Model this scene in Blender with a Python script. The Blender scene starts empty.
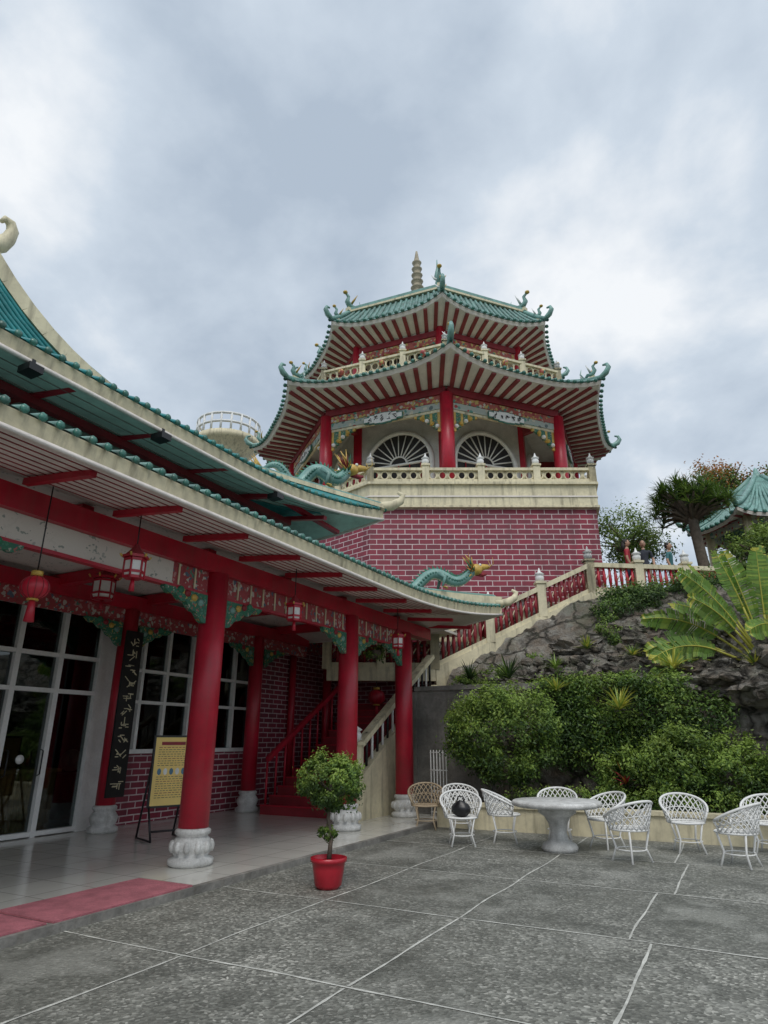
import bpy, math, random
from mathutils import Vector, Matrix, noise
random.seed(7)
PI=math.pi
YAW=math.radians(28)
RM=Matrix.Rotation(YAW,4,'Z')      # site frame of the pagoda hill
ID=Matrix.Identity(4)

# ------------------------------------------------------------------ materials
def new_mat(name):
    m=bpy.data.materials.new(name); m.use_nodes=True
    nt=m.node_tree; b=nt.nodes['Principled BSDF']
    return m,nt,b
def N(nt,t,**k):
    n=nt.nodes.new(t)
    for a,v in k.items(): setattr(n,a,v)
    return n
def mixc(nt,fac,a,b,mode='MIX'):
    n=nt.nodes.new('ShaderNodeMix'); n.data_type='RGBA'; n.blend_type=mode
    for sock,v in ((n.inputs[0],fac),(n.inputs[6],a),(n.inputs[7],b)):
        if hasattr(v,'is_output'): nt.links.new(v,sock)
        elif isinstance(v,(int,float)): sock.default_value=v
        else: sock.default_value=(v[0],v[1],v[2],1)
    return n.outputs[2]
def noise_fac(nt,scale,lo=.35,hi=.65,detail=6,coord='Object',rough=.6,sc3=None):
    tc=N(nt,'ShaderNodeTexCoord'); no=N(nt,'ShaderNodeTexNoise')
    no.inputs['Scale'].default_value=scale; no.inputs['Detail'].default_value=detail; no.inputs['Roughness'].default_value=rough
    if sc3:
        mp=N(nt,'ShaderNodeMapping'); mp.inputs['Scale'].default_value=sc3; nt.links.new(tc.outputs[coord],mp.inputs[0]); nt.links.new(mp.outputs[0],no.inputs['Vector'])
    else: nt.links.new(tc.outputs[coord],no.inputs['Vector'])
    mr=N(nt,'ShaderNodeMapRange'); mr.inputs[1].default_value=lo; mr.inputs[2].default_value=hi
    nt.links.new(no.outputs['Fac'],mr.inputs[0])
    return mr.outputs[0]
def mul(nt,a,k):
    m2=N(nt,'ShaderNodeMath',operation='MULTIPLY'); nt.links.new(a,m2.inputs[0]); m2.inputs[1].default_value=k; return m2.outputs[0]
def bump(nt,b,h,strength=.3,dist=.02):
    bp=N(nt,'ShaderNodeBump'); bp.inputs['Strength'].default_value=strength; bp.inputs['Distance'].default_value=dist
    nt.links.new(h,bp.inputs['Height']); nt.links.new(bp.outputs[0],b.inputs['Normal'])
def simple(name,col,rough=.6,var=.25,scale=2.5,dirt=.35,bmp=.15,metal=0,coat=0,streak=0):
    m,nt,b=new_mat(name)
    f=noise_fac(nt,scale); f2=noise_fac(nt,scale*9,.4,.75)
    dk=[c*(1-var) for c in col]; lt=[min(1,c*(1+var*.5)) for c in col]
    c1=mixc(nt,f,dk,lt)
    c2=mixc(nt,mul(nt,f2,dirt),c1,[c*.45+.02 for c in col])
    if streak:
        s=noise_fac(nt,1,.5,.72,6,sc3=(7,7,.7)); c2=mixc(nt,mul(nt,s,streak),c2,(.10,.085,.06))
    nt.links.new(c2,b.inputs['Base Color'])
    b.inputs['Roughness'].default_value=rough; b.inputs['Metallic'].default_value=metal
    if coat: b.inputs['Coat Weight'].default_value=coat
    if bmp: bump(nt,b,f2,bmp,.01)
    return m
RED=simple('red_paint',(.46,.010,.032),.38,.25,1.5,.3,.08,streak=.22)
REDD=simple('dark_red_paint',(.27,.018,.028),.5,.3,2,.4)
RAFT=simple('rafter_red_brown',(.24,.035,.04),.6,.3,2,.3)
CREAM=simple('cream_paint',(.72,.65,.45),.6,.18,1.2,.35,streak=.6)
WHITE=simple('white_paint',(.80,.80,.78),.45,.1,3,.2)
OFFW=simple('soffit_white',(.78,.72,.67),.7,.12,2,.25)
SOFP=simple('pagoda_soffit',(.74,.74,.70),.7,.12,2,.2)
STONEW=simple('carved_white_stone',(.66,.66,.64),.6,.25,6,.5,.4,streak=.3)
TEAL=simple('teal_glazed_tile',(.045,.19,.15),.3,.45,3,.6,.2,streak=.3)
TEALP=simple('weathered_teal_tile',(.19,.34,.31),.45,.4,3,.5,.2,streak=.6)
TEALL=simple('pale_teal_tile',(.20,.38,.34),.4,.35,4,.5,.2)
TEALB=simple('blue_teal_tile',(.03,.26,.27),.3,.3,3,.4,.2)
TEALS=simple('teal_soffit',(.56,.74,.68),.5,.2,1.2,.25,streak=.2)
GOLD=simple('gold_paint',(.62,.40,.08),.35,.3,9,.4,.3)
GREEN=simple('green_carving',(.03,.22,.12),.5,.4,12,.5,.3)
BLACK=simple('black_lacquer',(.012,.012,.014),.35,.2,3,.1,0)
CONC=simple('weathered_concrete',(.24,.23,.21),.9,.45,1.8,.6,.5,streak=.5)
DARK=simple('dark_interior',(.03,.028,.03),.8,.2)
PINKMAT=simple('pink_mat',(.46,.15,.18),.95,.25,6,.45,.6)
POT=simple('red_glazed_pot',(.42,.015,.03),.3,.15,4,.15,.03)
BAMB=simple('bamboo',(.62,.36,.12),.5,.3,14,.4)
SOIL=simple('soil',(.06,.04,.025),.95,.3)
BARK=simple('bark',(.15,.12,.09),.9,.4,8,.6,.6)
SKIN=simple('skin',(.42,.24,.16),.5,.1,3,.05,0)
HAIR=simple('hair',(.015,.012,.01),.6,.1,3,.05,0)
def leafm(name,col,var=.5):
    m,nt,b=new_mat(name)
    f=noise_fac(nt,1.7,.3,.7); f2=noise_fac(nt,23,.3,.7)
    c=mixc(nt,f,[x*(1-var) for x in col],[x*(1+var*.5) for x in col])
    c=mixc(nt,f2,c,mixc(nt,.5,c,(col[0]*1.7,col[1]*1.4,col[2])))
    nt.links.new(c,b.inputs['Base Color']); b.inputs['Roughness'].default_value=.5
    tr=N(nt,'ShaderNodeBsdfTranslucent'); nt.links.new(c,tr.inputs[0])
    ms=N(nt,'ShaderNodeMixShader'); ms.inputs[0].default_value=.3
    nt.links.new(b.outputs[0],ms.inputs[1]); nt.links.new(tr.outputs[0],ms.inputs[2])
    nt.links.new(ms.outputs[0],nt.nodes['Material Output'].inputs[0])
    return m
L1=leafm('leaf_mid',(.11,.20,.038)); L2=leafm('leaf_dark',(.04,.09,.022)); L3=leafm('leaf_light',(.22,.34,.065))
LY=leafm('leaf_yellow',(.48,.50,.10),.3); LO=leafm('leaf_orange',(.35,.15,.03)); LB=leafm('palm_leaf',(.13,.26,.05)); LD=leafm('leaf_blue_dark',(.03,.06,.025))
def brick(name,bw,rh,ms=.014):
    m,nt,b=new_mat(name)
    tc=N(nt,'ShaderNodeTexCoord'); br=N(nt,'ShaderNodeTexBrick')
    nz=N(nt,'ShaderNodeTexNoise'); nz.inputs['Scale'].default_value=5; nt.links.new(tc.outputs['UV'],nz.inputs['Vector'])
    mm=N(nt,'ShaderNodeVectorMath',operation='SCALE'); mm.inputs['Scale'].default_value=.014; nt.links.new(nz.outputs['Color'],mm.inputs[0])
    ad=N(nt,'ShaderNodeVectorMath',operation='ADD'); nt.links.new(tc.outputs['UV'],ad.inputs[0]); nt.links.new(mm.outputs[0],ad.inputs[1])
    nt.links.new(ad.outputs[0],br.inputs['Vector'])
    br.inputs['Scale'].default_value=1; br.inputs['Brick Width'].default_value=bw; br.inputs['Row Height'].default_value=rh
    br.inputs['Mortar Size'].default_value=ms; br.inputs['Mortar Smooth'].default_value=.15; br.inputs['Bias'].default_value=-.1
    br.inputs['Color1'].default_value=(.30,.026,.055,1); br.inputs['Color2'].default_value=(.17,.018,.038,1); br.inputs['Mortar'].default_value=(.72,.60,.60,1)
    f=noise_fac(nt,.7,.35,.7); f2=noise_fac(nt,14,.35,.75); f3=noise_fac(nt,1,.5,.75,6,sc3=(3,3,.35))
    c=mixc(nt,f,br.outputs['Color'],mixc(nt,.4,br.outputs['Color'],(.12,.05,.06)))
    c=mixc(nt,mul(nt,f2,.4),c,mixc(nt,.5,c,(.14,.04,.05)))
    c=mixc(nt,mul(nt,f3,.6),c,(.08,.03,.035))
    nt.links.new(c,b.inputs['Base Color']); b.inputs['Roughness'].default_value=.6
    iv=N(nt,'ShaderNodeMath',operation='SUBTRACT'); iv.inputs[0].default_value=1; nt.links.new(br.outputs['Fac'],iv.inputs[1])
    bump(nt,b,iv.outputs[0],.4,.01)
    return m
BRICKN=brick('red_brick_near',.34,.115,.012); BRICKF=brick('red_brick_pagoda',.44,.165,.013)
def painted(name,base,cols,scale,th=.42,dist=.12):
    m,nt,b=new_mat(name)
    tc=N(nt,'ShaderNodeTexCoord'); v=N(nt,'ShaderNodeTexVoronoi'); v.inputs['Scale'].default_value=scale
    nz=N(nt,'ShaderNodeTexNoise'); nz.inputs['Scale'].default_value=scale*.8
    nt.links.new(tc.outputs['Object'],nz.inputs['Vector'])
    ad=N(nt,'ShaderNodeMix'); ad.data_type='VECTOR'; ad.inputs[0].default_value=dist
    nt.links.new(tc.outputs['Object'],ad.inputs[4]); nt.links.new(nz.outputs['Color'],ad.inputs[5])
    nt.links.new(ad.outputs[1],v.inputs['Vector'])
    sp=N(nt,'ShaderNodeSeparateColor'); nt.links.new(v.outputs['Color'],sp.inputs[0])
    r=N(nt,'ShaderNodeValToRGB'); r.color_ramp.interpolation='CONSTANT'
    e=r.color_ramp.elements
    while len(e)<len(cols): e.new(.5)
    for i,c in enumerate(cols): e[i].position=i/len(cols); e[i].color=(*c,1)
    nt.links.new(sp.outputs[0],r.inputs[0])
    st=N(nt,'ShaderNodeMath',operation='LESS_THAN'); st.inputs[1].default_value=th; nt.links.new(v.outputs['Distance'],st.inputs[0])
    c=mixc(nt,st.outputs[0],base,r.outputs[0]); nt.links.new(c,b.inputs['Base Color']); b.inputs['Roughness'].default_value=.6
    bump(nt,b,v.outputs['Distance'],.3,.01)
    return m
FLORAL=painted('painted_floral',(.42,.40,.37),[(.45,.08,.12),(.05,.22,.16),(.6,.55,.5),(.5,.25,.28),(.03,.10,.12),(.35,.08,.06)],13)
BAMPA=painted('painted_bamboo',(.66,.62,.57),[(.66,.62,.57),(.30,.33,.30),(.66,.62,.57),(.62,.58,.53),(.42,.43,.40),(.66,.62,.57)],12,.34,.35)
FRIEZE=painted('painted_frieze',(.38,.42,.38),[(.10,.28,.24),(.55,.52,.42),(.12,.16,.16),(.45,.42,.18),(.30,.40,.38),(.4,.05,.05)],6)
BRK=painted('carved_bracket',(.03,.15,.09),[(.05,.22,.13),(.35,.36,.30),(.03,.14,.12),(.40,.10,.10),(.08,.24,.18),(.45,.36,.10)],24)
PANEL=painted('painted_panel',(.36,.06,.07),[(.52,.48,.43),(.08,.22,.17),(.45,.22,.22),(.50,.46,.42),(.3,.05,.06),(.1,.14,.2)],15,.45)
CARV=painted('carved_gilt_trim',(.40,.10,.08),[(.55,.42,.14),(.08,.25,.20),(.50,.38,.12),(.55,.52,.45),(.30,.05,.05),(.5,.4,.15)],9,.5)
def paving():
    m,nt,b=new_mat('washed_concrete')
    tc=N(nt,'ShaderNodeTexCoord'); v=N(nt,'ShaderNodeTexVoronoi'); v.inputs['Scale'].default_value=42
    nt.links.new(tc.outputs['Object'],v.inputs['Vector'])
    sp=N(nt,'ShaderNodeSeparateColor'); nt.links.new(v.outputs['Color'],sp.inputs[0])
    rp=N(nt,'ShaderNodeValToRGB'); e=rp.color_ramp.elements; e[0].color=(.10,.10,.088,1); e[1].color=(.60,.59,.53,1); e[1].position=1
    q=e.new(.55); q.color=(.225,.225,.198,1); q=e.new(.85); q.color=(.34,.34,.30,1)
    nt.links.new(sp.outputs[0],rp.inputs[0]); c=rp.outputs[0]
    # slab to slab tone difference
    sl=N(nt,'ShaderNodeTexBrick'); sl.offset=0; sl.inputs['Scale'].default_value=1; sl.inputs['Brick Width'].default_value=1.5; sl.inputs['Row Height'].default_value=2.0; sl.inputs['Mortar Size'].default_value=0
    mp=N(nt,'ShaderNodeMapping'); mp.inputs['Location'].default_value=(1.1,1.7,0); nt.links.new(tc.outputs['Object'],mp.inputs[0]); nt.links.new(mp.outputs[0],sl.inputs['Vector'])
    sl.inputs['Color1'].default_value=(0,0,0,1); sl.inputs['Color2'].default_value=(1,1,1,1)
    c=mixc(nt,mul(nt,sl.outputs['Color'],.42),c,(.10,.103,.09))
    big=noise_fac(nt,.5,.38,.62,9,rough=.65); c=mixc(nt,mul(nt,big,.6),c,(.13,.133,.115))
    big2=noise_fac(nt,1.7,.48,.66,9,rough=.7); c=mixc(nt,mul(nt,big2,.7),c,(.07,.073,.062))
    l=noise_fac(nt,4.5,.55,.72,8,rough=.7); c=mixc(nt,mul(nt,l,.5),c,(.42,.42,.38))
    l2=noise_fac(nt,.9,.54,.62,6); c=mixc(nt,mul(nt,l2,.35),c,(.37,.37,.335))
    nt.links.new(c,b.inputs['Base Color'])
    rr=N(nt,'ShaderNodeMapRange'); rr.inputs[3].default_value=.8; rr.inputs[4].default_value=.5; nt.links.new(big,rr.inputs[0]); nt.links.new(rr.outputs[0],b.inputs['Roughness'])
    bump(nt,b,v.outputs['Distance'],.8,.008)
    return m
PAVE=paving()
def tilefloor():
    m,nt,b=new_mat('polished_floor_tile')
    tc=N(nt,'ShaderNodeTexCoord'); br=N(nt,'ShaderNodeTexBrick'); br.offset=0
    nt.links.new(tc.outputs['UV'],br.inputs['Vector'])
    br.inputs['Scale'].default_value=1; br.inputs['Brick Width'].default_value=.6; br.inputs['Row Height'].default_value=.6; br.inputs['Mortar Size'].default_value=.006
    br.inputs['Color1'].default_value=(.70,.69,.63,1); br.inputs['Color2'].default_value=(.62,.61,.56,1); br.inputs['Mortar'].default_value=(.3,.3,.28,1)
    f=noise_fac(nt,1.8,.3,.7); c=mixc(nt,f,br.outputs['Color'],mixc(nt,.25,br.outputs['Color'],(.3,.3,.27)))
    nt.links.new(c,b.inputs['Base Color']); b.inputs['Roughness'].default_value=.14
    return m
FLOOR=tilefloor()
def rockm():
    m,nt,b=new_mat('grey_rock_face')
    f=noise_fac(nt,2.2,.38,.62,12,rough=.75); f2=noise_fac(nt,3,.42,.60,8); f3=noise_fac(nt,1.1,.50,.62,8,rough=.7)
    tc=N(nt,'ShaderNodeTexCoord'); v=N(nt,'ShaderNodeTexVoronoi'); v.feature='DISTANCE_TO_EDGE'; v.inputs['Scale'].default_value=2.1
    nz=N(nt,'ShaderNodeTexNoise'); nz.inputs['Scale'].default_value=2.5; nz.inputs['Detail'].default_value=8; nt.links.new(tc.outputs['Object'],nz.inputs['Vector'])
    ad=N(nt,'ShaderNodeMix'); ad.data_type='VECTOR'; ad.inputs[0].default_value=.35
    nt.links.new(tc.outputs['Object'],ad.inputs[4]); nt.links.new(nz.outputs['Color'],ad.inputs[5]); nt.links.new(ad.outputs[1],v.inputs['Vector'])
    cr=N(nt,'ShaderNodeMapRange'); cr.inputs[1].default_value=0; cr.inputs[2].default_value=.09; nt.links.new(v.outputs['Distance'],cr.inputs[0])
    c=mixc(nt,f,(.17,.15,.125),(.58,.55,.49)); c=mixc(nt,mul(nt,f2,.7),c,mixc(nt,.55,c,(.34,.23,.14)))
    c=mixc(nt,cr.outputs[0],(.06,.052,.04),c)
    c=mixc(nt,mul(nt,f3,.75),c,mixc(nt,.6,c,(.07,.10,.03)))
    nt.links.new(c,b.inputs['Base Color']); b.inputs['Roughness'].default_value=.95
    h=N(nt,'ShaderNodeMath',operation='ADD'); nt.links.new(f,h.inputs[0]); nt.links.new(cr.outputs[0],h.inputs[1])
    bump(nt,b,h.outputs[0],1,.12)
    return m
ROCK=rockm()
GRASS=simple('grass_and_soil',(.06,.09,.03),.95,.5,1.5,.5,.5)
def glassm():
    m,nt,b=new_mat('window_glass')
    nt.nodes.remove(b)
    g=N(nt,'ShaderNodeBsdfGlossy'); g.inputs['Roughness'].default_value=.02; g.inputs[0].default_value=(.9,.95,.95,1)
    t=N(nt,'ShaderNodeBsdfTransparent'); t.inputs[0].default_value=(.55,.58,.58,1)
    fr=N(nt,'ShaderNodeFresnel'); fr.inputs[0].default_value=1.6
    ms=N(nt,'ShaderNodeMixShader'); nt.links.new(fr.outputs[0],ms.inputs[0]); nt.links.new(t.outputs[0],ms.inputs[1]); nt.links.new(g.outputs[0],ms.inputs[2])
    nt.links.new(ms.outputs[0],nt.nodes['Material Output'].inputs[0])
    return m
GLASS=glassm()

# ------------------------------------------------------------------ builder
class G:
    def __init__(s): s.v=[];s.f=[];s.m=[];s.sm=[];s.mats=[]
    def mi(s,mat):
        if mat not in s.mats: s.mats.append(mat)
        return s.mats.index(mat)
    def add(s,vs,fs,mat,smooth=False):
        o=len(s.v); s.v+= [tuple(p) for p in vs]; k=s.mi(mat)
        for f in fs: s.f.append([i+o for i in f]); s.m.append(k); s.sm.append(smooth)
    def box(s,x0,x1,y0,y1,z0,z1,mat):
        vs=[(x,y,z) for z in (z0,z1) for x,y in ((x0,y0),(x1,y0),(x1,y1),(x0,y1))]
        s.add(vs,[(3,2,1,0),(4,5,6,7),(0,1,5,4),(1,2,6,5),(2,3,7,6),(3,0,4,7)],mat)
    def obox(s,c,sz,mat,rz=0,rx=0,ry=0):
        M=Matrix.Translation(c)@Matrix.Rotation(rz,4,'Z')@Matrix.Rotation(ry,4,'Y')@Matrix.Rotation(rx,4,'X')
        x,y,z=[a/2 for a in sz]
        vs=[M@Vector(p) for p in [(a*x,b*y,c2*z) for c2 in (-1,1) for a,b in ((-1,-1),(1,-1),(1,1),(-1,1))]]
        s.add(vs,[(3,2,1,0),(4,5,6,7),(0,1,5,4),(1,2,6,5),(2,3,7,6),(3,0,4,7)],mat)
    def beam(s,a,b,w,h,mat):
        a=Vector(a);b=Vector(b);d=b-a; L=d.length
        if L<1e-6:return
        hd=math.hypot(d.x,d.y)
        s.obox((a+b)/2,(L,w,h),mat,rz=math.atan2(d.y,d.x),ry=-math.atan2(d.z,hd))
    def prism(s,pts,z0,z1,mat,cap=True):
        n=len(pts); vs=[(p[0],p[1],z0) for p in pts]+[(p[0],p[1],z1) for p in pts]
        fs=[(i,(i+1)%n,n+(i+1)%n,n+i) for i in range(n)]
        if cap: fs+=[tuple(range(n-1,-1,-1)),tuple(range(n,2*n))]
        s.add(vs,fs,mat)
    def yz(s,pts,x0,x1,mat):
        n=len(pts); vs=[(x0,p[0],p[1]) for p in pts]+[(x1,p[0],p[1]) for p in pts]
        s.add(vs,[(i,(i+1)%n,n+(i+1)%n,n+i) for i in range(n)]+[tuple(range(n-1,-1,-1)),tuple(range(n,2*n))],mat)
    def lathe(s,c,prof,mat,n=16,smooth=True):
        vs=[];fs=[]
        for r,z in prof:
            for i in range(n):
                a=2*PI*i/n; vs.append((c[0]+r*math.cos(a),c[1]+r*math.sin(a),c[2]+z))
        for j in range(len(prof)-1):
            for i in range(n):
                fs.append((j*n+i,j*n+(i+1)%n,(j+1)*n+(i+1)%n,(j+1)*n+i))
        fs.append(tuple(range(n-1,-1,-1))); fs.append(tuple((len(prof)-1)*n+i for i in range(n)))
        s.add(vs,fs,mat,smooth)
    def tube(s,pts,rad,mat,n=6,smooth=True,closed=False):
        pts=[Vector(p) for p in pts]; m=len(pts)
        if not isinstance(rad,(list,tuple)): rad=[rad]*m
        vs=[];fs=[]; up=Vector((0,0,1))
        prev=None
        for i,p in enumerate(pts):
            if closed: d=pts[(i+1)%m]-pts[i-1]
            else: d=pts[min(i+1,m-1)]-pts[max(i-1,0)]
            d.normalize()
            if prev is None:
                u=up if abs(d.z)<.9 else Vector((1,0,0))
                x=d.cross(u).normalized()
            else:
                x=prev-d*prev.dot(d); x.normalize()
            prev=x; y=d.cross(x)
            for k in range(n):
                a=2*PI*(k+.5)/n; vs.append(p+(x*math.cos(a)+y*math.sin(a))*rad[i])
        for j in range(m if closed else m-1):
            j2=(j+1)%m
            for k in range(n): fs.append((j*n+k,j*n+(k+1)%n,j2*n+(k+1)%n,j2*n+k))
        if not closed: fs.append(tuple(range(n-1,-1,-1))); fs.append(tuple((m-1)*n+k for k in range(n)))
        s.add(vs,fs,mat,smooth)
    def ball(s,c,r,mat,nu=12,nv=8,jit=0,smooth=True):
        if not isinstance(r,(list,tuple)): r=(r,r,r)
        vs=[];fs=[]
        for j in range(nv+1):
            ph=PI*j/nv
            for i in range(nu):
                a=2*PI*i/nu
                d=Vector((math.sin(ph)*math.cos(a),math.sin(ph)*math.sin(a),math.cos(ph)))
                k=1
                if jit:
                    q=d*1.7+Vector(c)*3.1; k=1+jit*noise.noise(q)+jit*.5*noise.noise(q*2.7)+jit*.3*abs(noise.noise(q*6.1))
                vs.append((c[0]+r[0]*d.x*k,c[1]+r[1]*d.y*k,c[2]+r[2]*d.z*k))
        for j in range(nv):
            for i in range(nu): fs.append((j*nu+i,(j+1)*nu+i,(j+1)*nu+(i+1)%nu,j*nu+(i+1)%nu))
        s.add(vs,fs,mat,smooth)
    def grid(s,fn,nu,nv,mat,smooth=True):
        vs=[fn(i/nu,j/nv) for j in range(nv+1) for i in range(nu+1)]
        fs=[(j*(nu+1)+i,j*(nu+1)+i+1,(j+1)*(nu+1)+i+1,(j+1)*(nu+1)+i) for j in range(nv) for i in range(nu)]
        s.add(vs,fs,mat,smooth)
    def out(s,name,M=ID,parent=None):
        me=bpy.data.meshes.new(name); me.from_pydata(s.v,[],s.f); 
        for m in s.mats: me.materials.append(m)
        me.polygons.foreach_set('material_index',s.m); me.polygons.foreach_set('use_smooth',s.sm)
        uv=me.uv_layers.new(name='UVMap'); me.update()
        dat=[0.0]*(2*len(me.loops))
        co=s.v
        for p in me.polygons:
            n=p.normal
            if abs(n.z)>.8:
                for li in p.loop_indices:
                    c=co[me.loops[li].vertex_index]; dat[2*li]=c[0]; dat[2*li+1]=c[1]
            else:
                l=math.hypot(n.x,n.y) or 1; tx,ty=-n.y/l,n.x/l
                for li in p.loop_indices:
                    c=co[me.loops[li].vertex_index]; dat[2*li]=c[0]*tx+c[1]*ty; dat[2*li+1]=c[2]
        uv.data.foreach_set('uv',dat)
        me.transform(M); me.update()
        o=bpy.data.objects.new(name,me); bpy.context.scene.collection.objects.link(o)
        if parent: o.parent=parent
        return o
def empty(name):
    e=bpy.data.objects.new(name,None); bpy.context.scene.collection.objects.link(e); return e
def lerp(a,b,t): return a+(b-a)*t
def vl(a,b,t): return tuple(a[i]+(b[i]-a[i])*t for i in range(3))

# ------------------------------------------------------------------ foliage
def leaf(g,p,n,s,mat,asp=.5):
    n=n.normalized(); a=n.orthogonal().normalized(); a.rotate(Matrix.Rotation(random.uniform(0,6.28),3,n)); b=n.cross(a)
    k=n*s*.12
    g.add([p-a*s*.5,p+b*s*asp*.5-k,p+a*s*.5,p-b*s*asp*.5-k],[(0,1,2,3)],mat)
def foliage(g,c,rad,n,size,nc=40,mats=(L2,L1,L3),cr=.33,shell=.55,zmin=None):
    c=Vector(c); R=Vector(rad); mr=(rad[0]+rad[1]+rad[2])/3
    cl=[]
    for i in range(nc):
        d=Vector((random.gauss(0,1),random.gauss(0,1),random.gauss(0,1))).normalized()
        rr=random.uniform(shell,1)
        cl.append((Vector((d.x*R.x,d.y*R.y,d.z*R.z))*rr,random.uniform(.6,1.25)*cr*mr,random.random(),d))
    for i in range(n):
        q,r,b,d=random.choice(cl)
        o=Vector((random.gauss(0,1),random.gauss(0,1),random.gauss(0,1)))*r*.55
        p=c+q+o
        if zmin is not None and p.z<zmin: continue
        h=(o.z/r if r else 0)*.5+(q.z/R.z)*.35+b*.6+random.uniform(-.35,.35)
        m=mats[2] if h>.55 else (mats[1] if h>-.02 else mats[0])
        nn=Vector((random.gauss(0,1),random.gauss(0,1),random.gauss(0,1)+.5))+d*.8+o.normalized()*.8
        leaf(g,p,nn,size*random.uniform(.6,1.3),m)
def strap(g,p,d,L,w,mat,droop=.5,seg=4):
    p=Vector(p); d=Vector(d).normalized(); side=d.cross(Vector((0,0,1)))
    if side.length<.1: side=Vector((1,0,0))
    side.normalize(); vs=[];q=p.copy();dd=d.copy()
    for i in range(seg+1):
        t=i/seg; ww=w*(1-t)**.7*(.6+.8*min(t*3,1)*.5)+.001
        vs+= [q+side*ww*.5,q-side*ww*.5]
        dd=(dd+Vector((0,0,-droop/seg))).normalized(); q=q+dd*L/seg
    g.add(vs,[(2*i,2*i+1,2*i+3,2*i+2) for i in range(seg)],mat)
def rosette(g,c,n,L,w,mats,up=.3,droop=.8,axis=Vector((0,0,1))):
    for i in range(n):
        a=random.uniform(0,2*PI); e=random.uniform(-.15,1.3)*1.0
        d=Vector((math.cos(a)*math.cos(e),math.sin(a)*math.cos(e),math.sin(e)+up))+axis*.3
        strap(g,c,d,L*random.uniform(.7,1.15),w,random.choice(mats),droop)

# ------------------------------------------------------------------ balustrade
def post(g,x,y,z,h,mat=CREAM,w=.24,fin=True):
    g.box(x-w/2,x+w/2,y-w/2,y+w/2,z,z+h,mat)
    g.box(x-w*.65,x+w*.65,y-w*.65,y+w*.65,z+h,z+h+.06,mat)
    if fin:
        g.lathe((x,y,z+h+.06),[(w*.3,0),(w*.5,.05),(w*.55,.14),(w*.4,.2),(w*.62,.23),(w*.2,.30),(w*.12,.36),(.01,.42)],WHITE,8)
def balus(g,a,b,h=.85,n=3,inf=REDD,fin=True,base=.12,t=.12):
    a=Vector(a);b=Vector(b)
    for i in range(n+1):
        p=a.lerp(b,i/n); post(g,p.x,p.y,p.z-.05,h+.1,fin=fin)
    up=Vector((0,0,1))
    g.beam(a+up*(h-.06),b+up*(h-.06),t+.08,.13,CREAM)
    g.beam(a+up*(base/2),b+up*(base/2),t,base,CREAM)
    L=(b-a).length
    m=max(2,int(L/.17))
    for i in range(m):
        p=a.lerp(b,(i+.5)/m)
        g.tube([p+up*base,p+up*(h*.45),p+up*(h-.1)],[.03,.055,.03],inf,5)
        if i%2==0: g.tube([a.lerp(b,i/m)+up*(base+.05),a.lerp(b,(i+2)/m if i+2<=m else 1)+up*(h-.15)],.018,CREAM,4)

# ------------------------------------------------------------------ polygonal roof
def guardian(g,p,d,s):
    up=Vector((0,0,1)); p=Vector(p); d=Vector(d)
    pts=[p-d*s*.5+up*s*.1,p-d*s*.2+up*s*.35,p+d*s*.1+up*s*.25,p+d*s*.3+up*s*.5,p+d*s*.2+up*s*.85,p+d*s*.42+up*s*1.0]
    g.tube(pts,[s*.05,s*.12,s*.16,s*.14,s*.09,s*.06],TEALL,6)
    g.ball(p+d*s*.45+up*s*1.02,(s*.14,s*.14,s*.1),GOLD,7,5)
    for k in (-1,0,1):
        q=p-d*s*.45+up*s*.15; g.tube([q,q-d*s*.25+up*s*(.3+.15*k),q-d*s*.15+up*s*(.6+.2*k)],[s*.06,s*.05,s*.01],WHITE if k==0 else TEALL,5)
    side=Vector((-d.y,d.x,0))
    for k in (-1,1): g.tube([p+up*s*.45,p+side*k*s*.25+up*s*.6,p+side*k*s*.4+up*s*.9-d*s*.1],[s*.08,s*.06,s*.01],GOLD if k>0 else WHITE,5)
    g.beam(p-d*s*.3,p+d*s*.3,s*.25,s*.2,CREAM)
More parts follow.
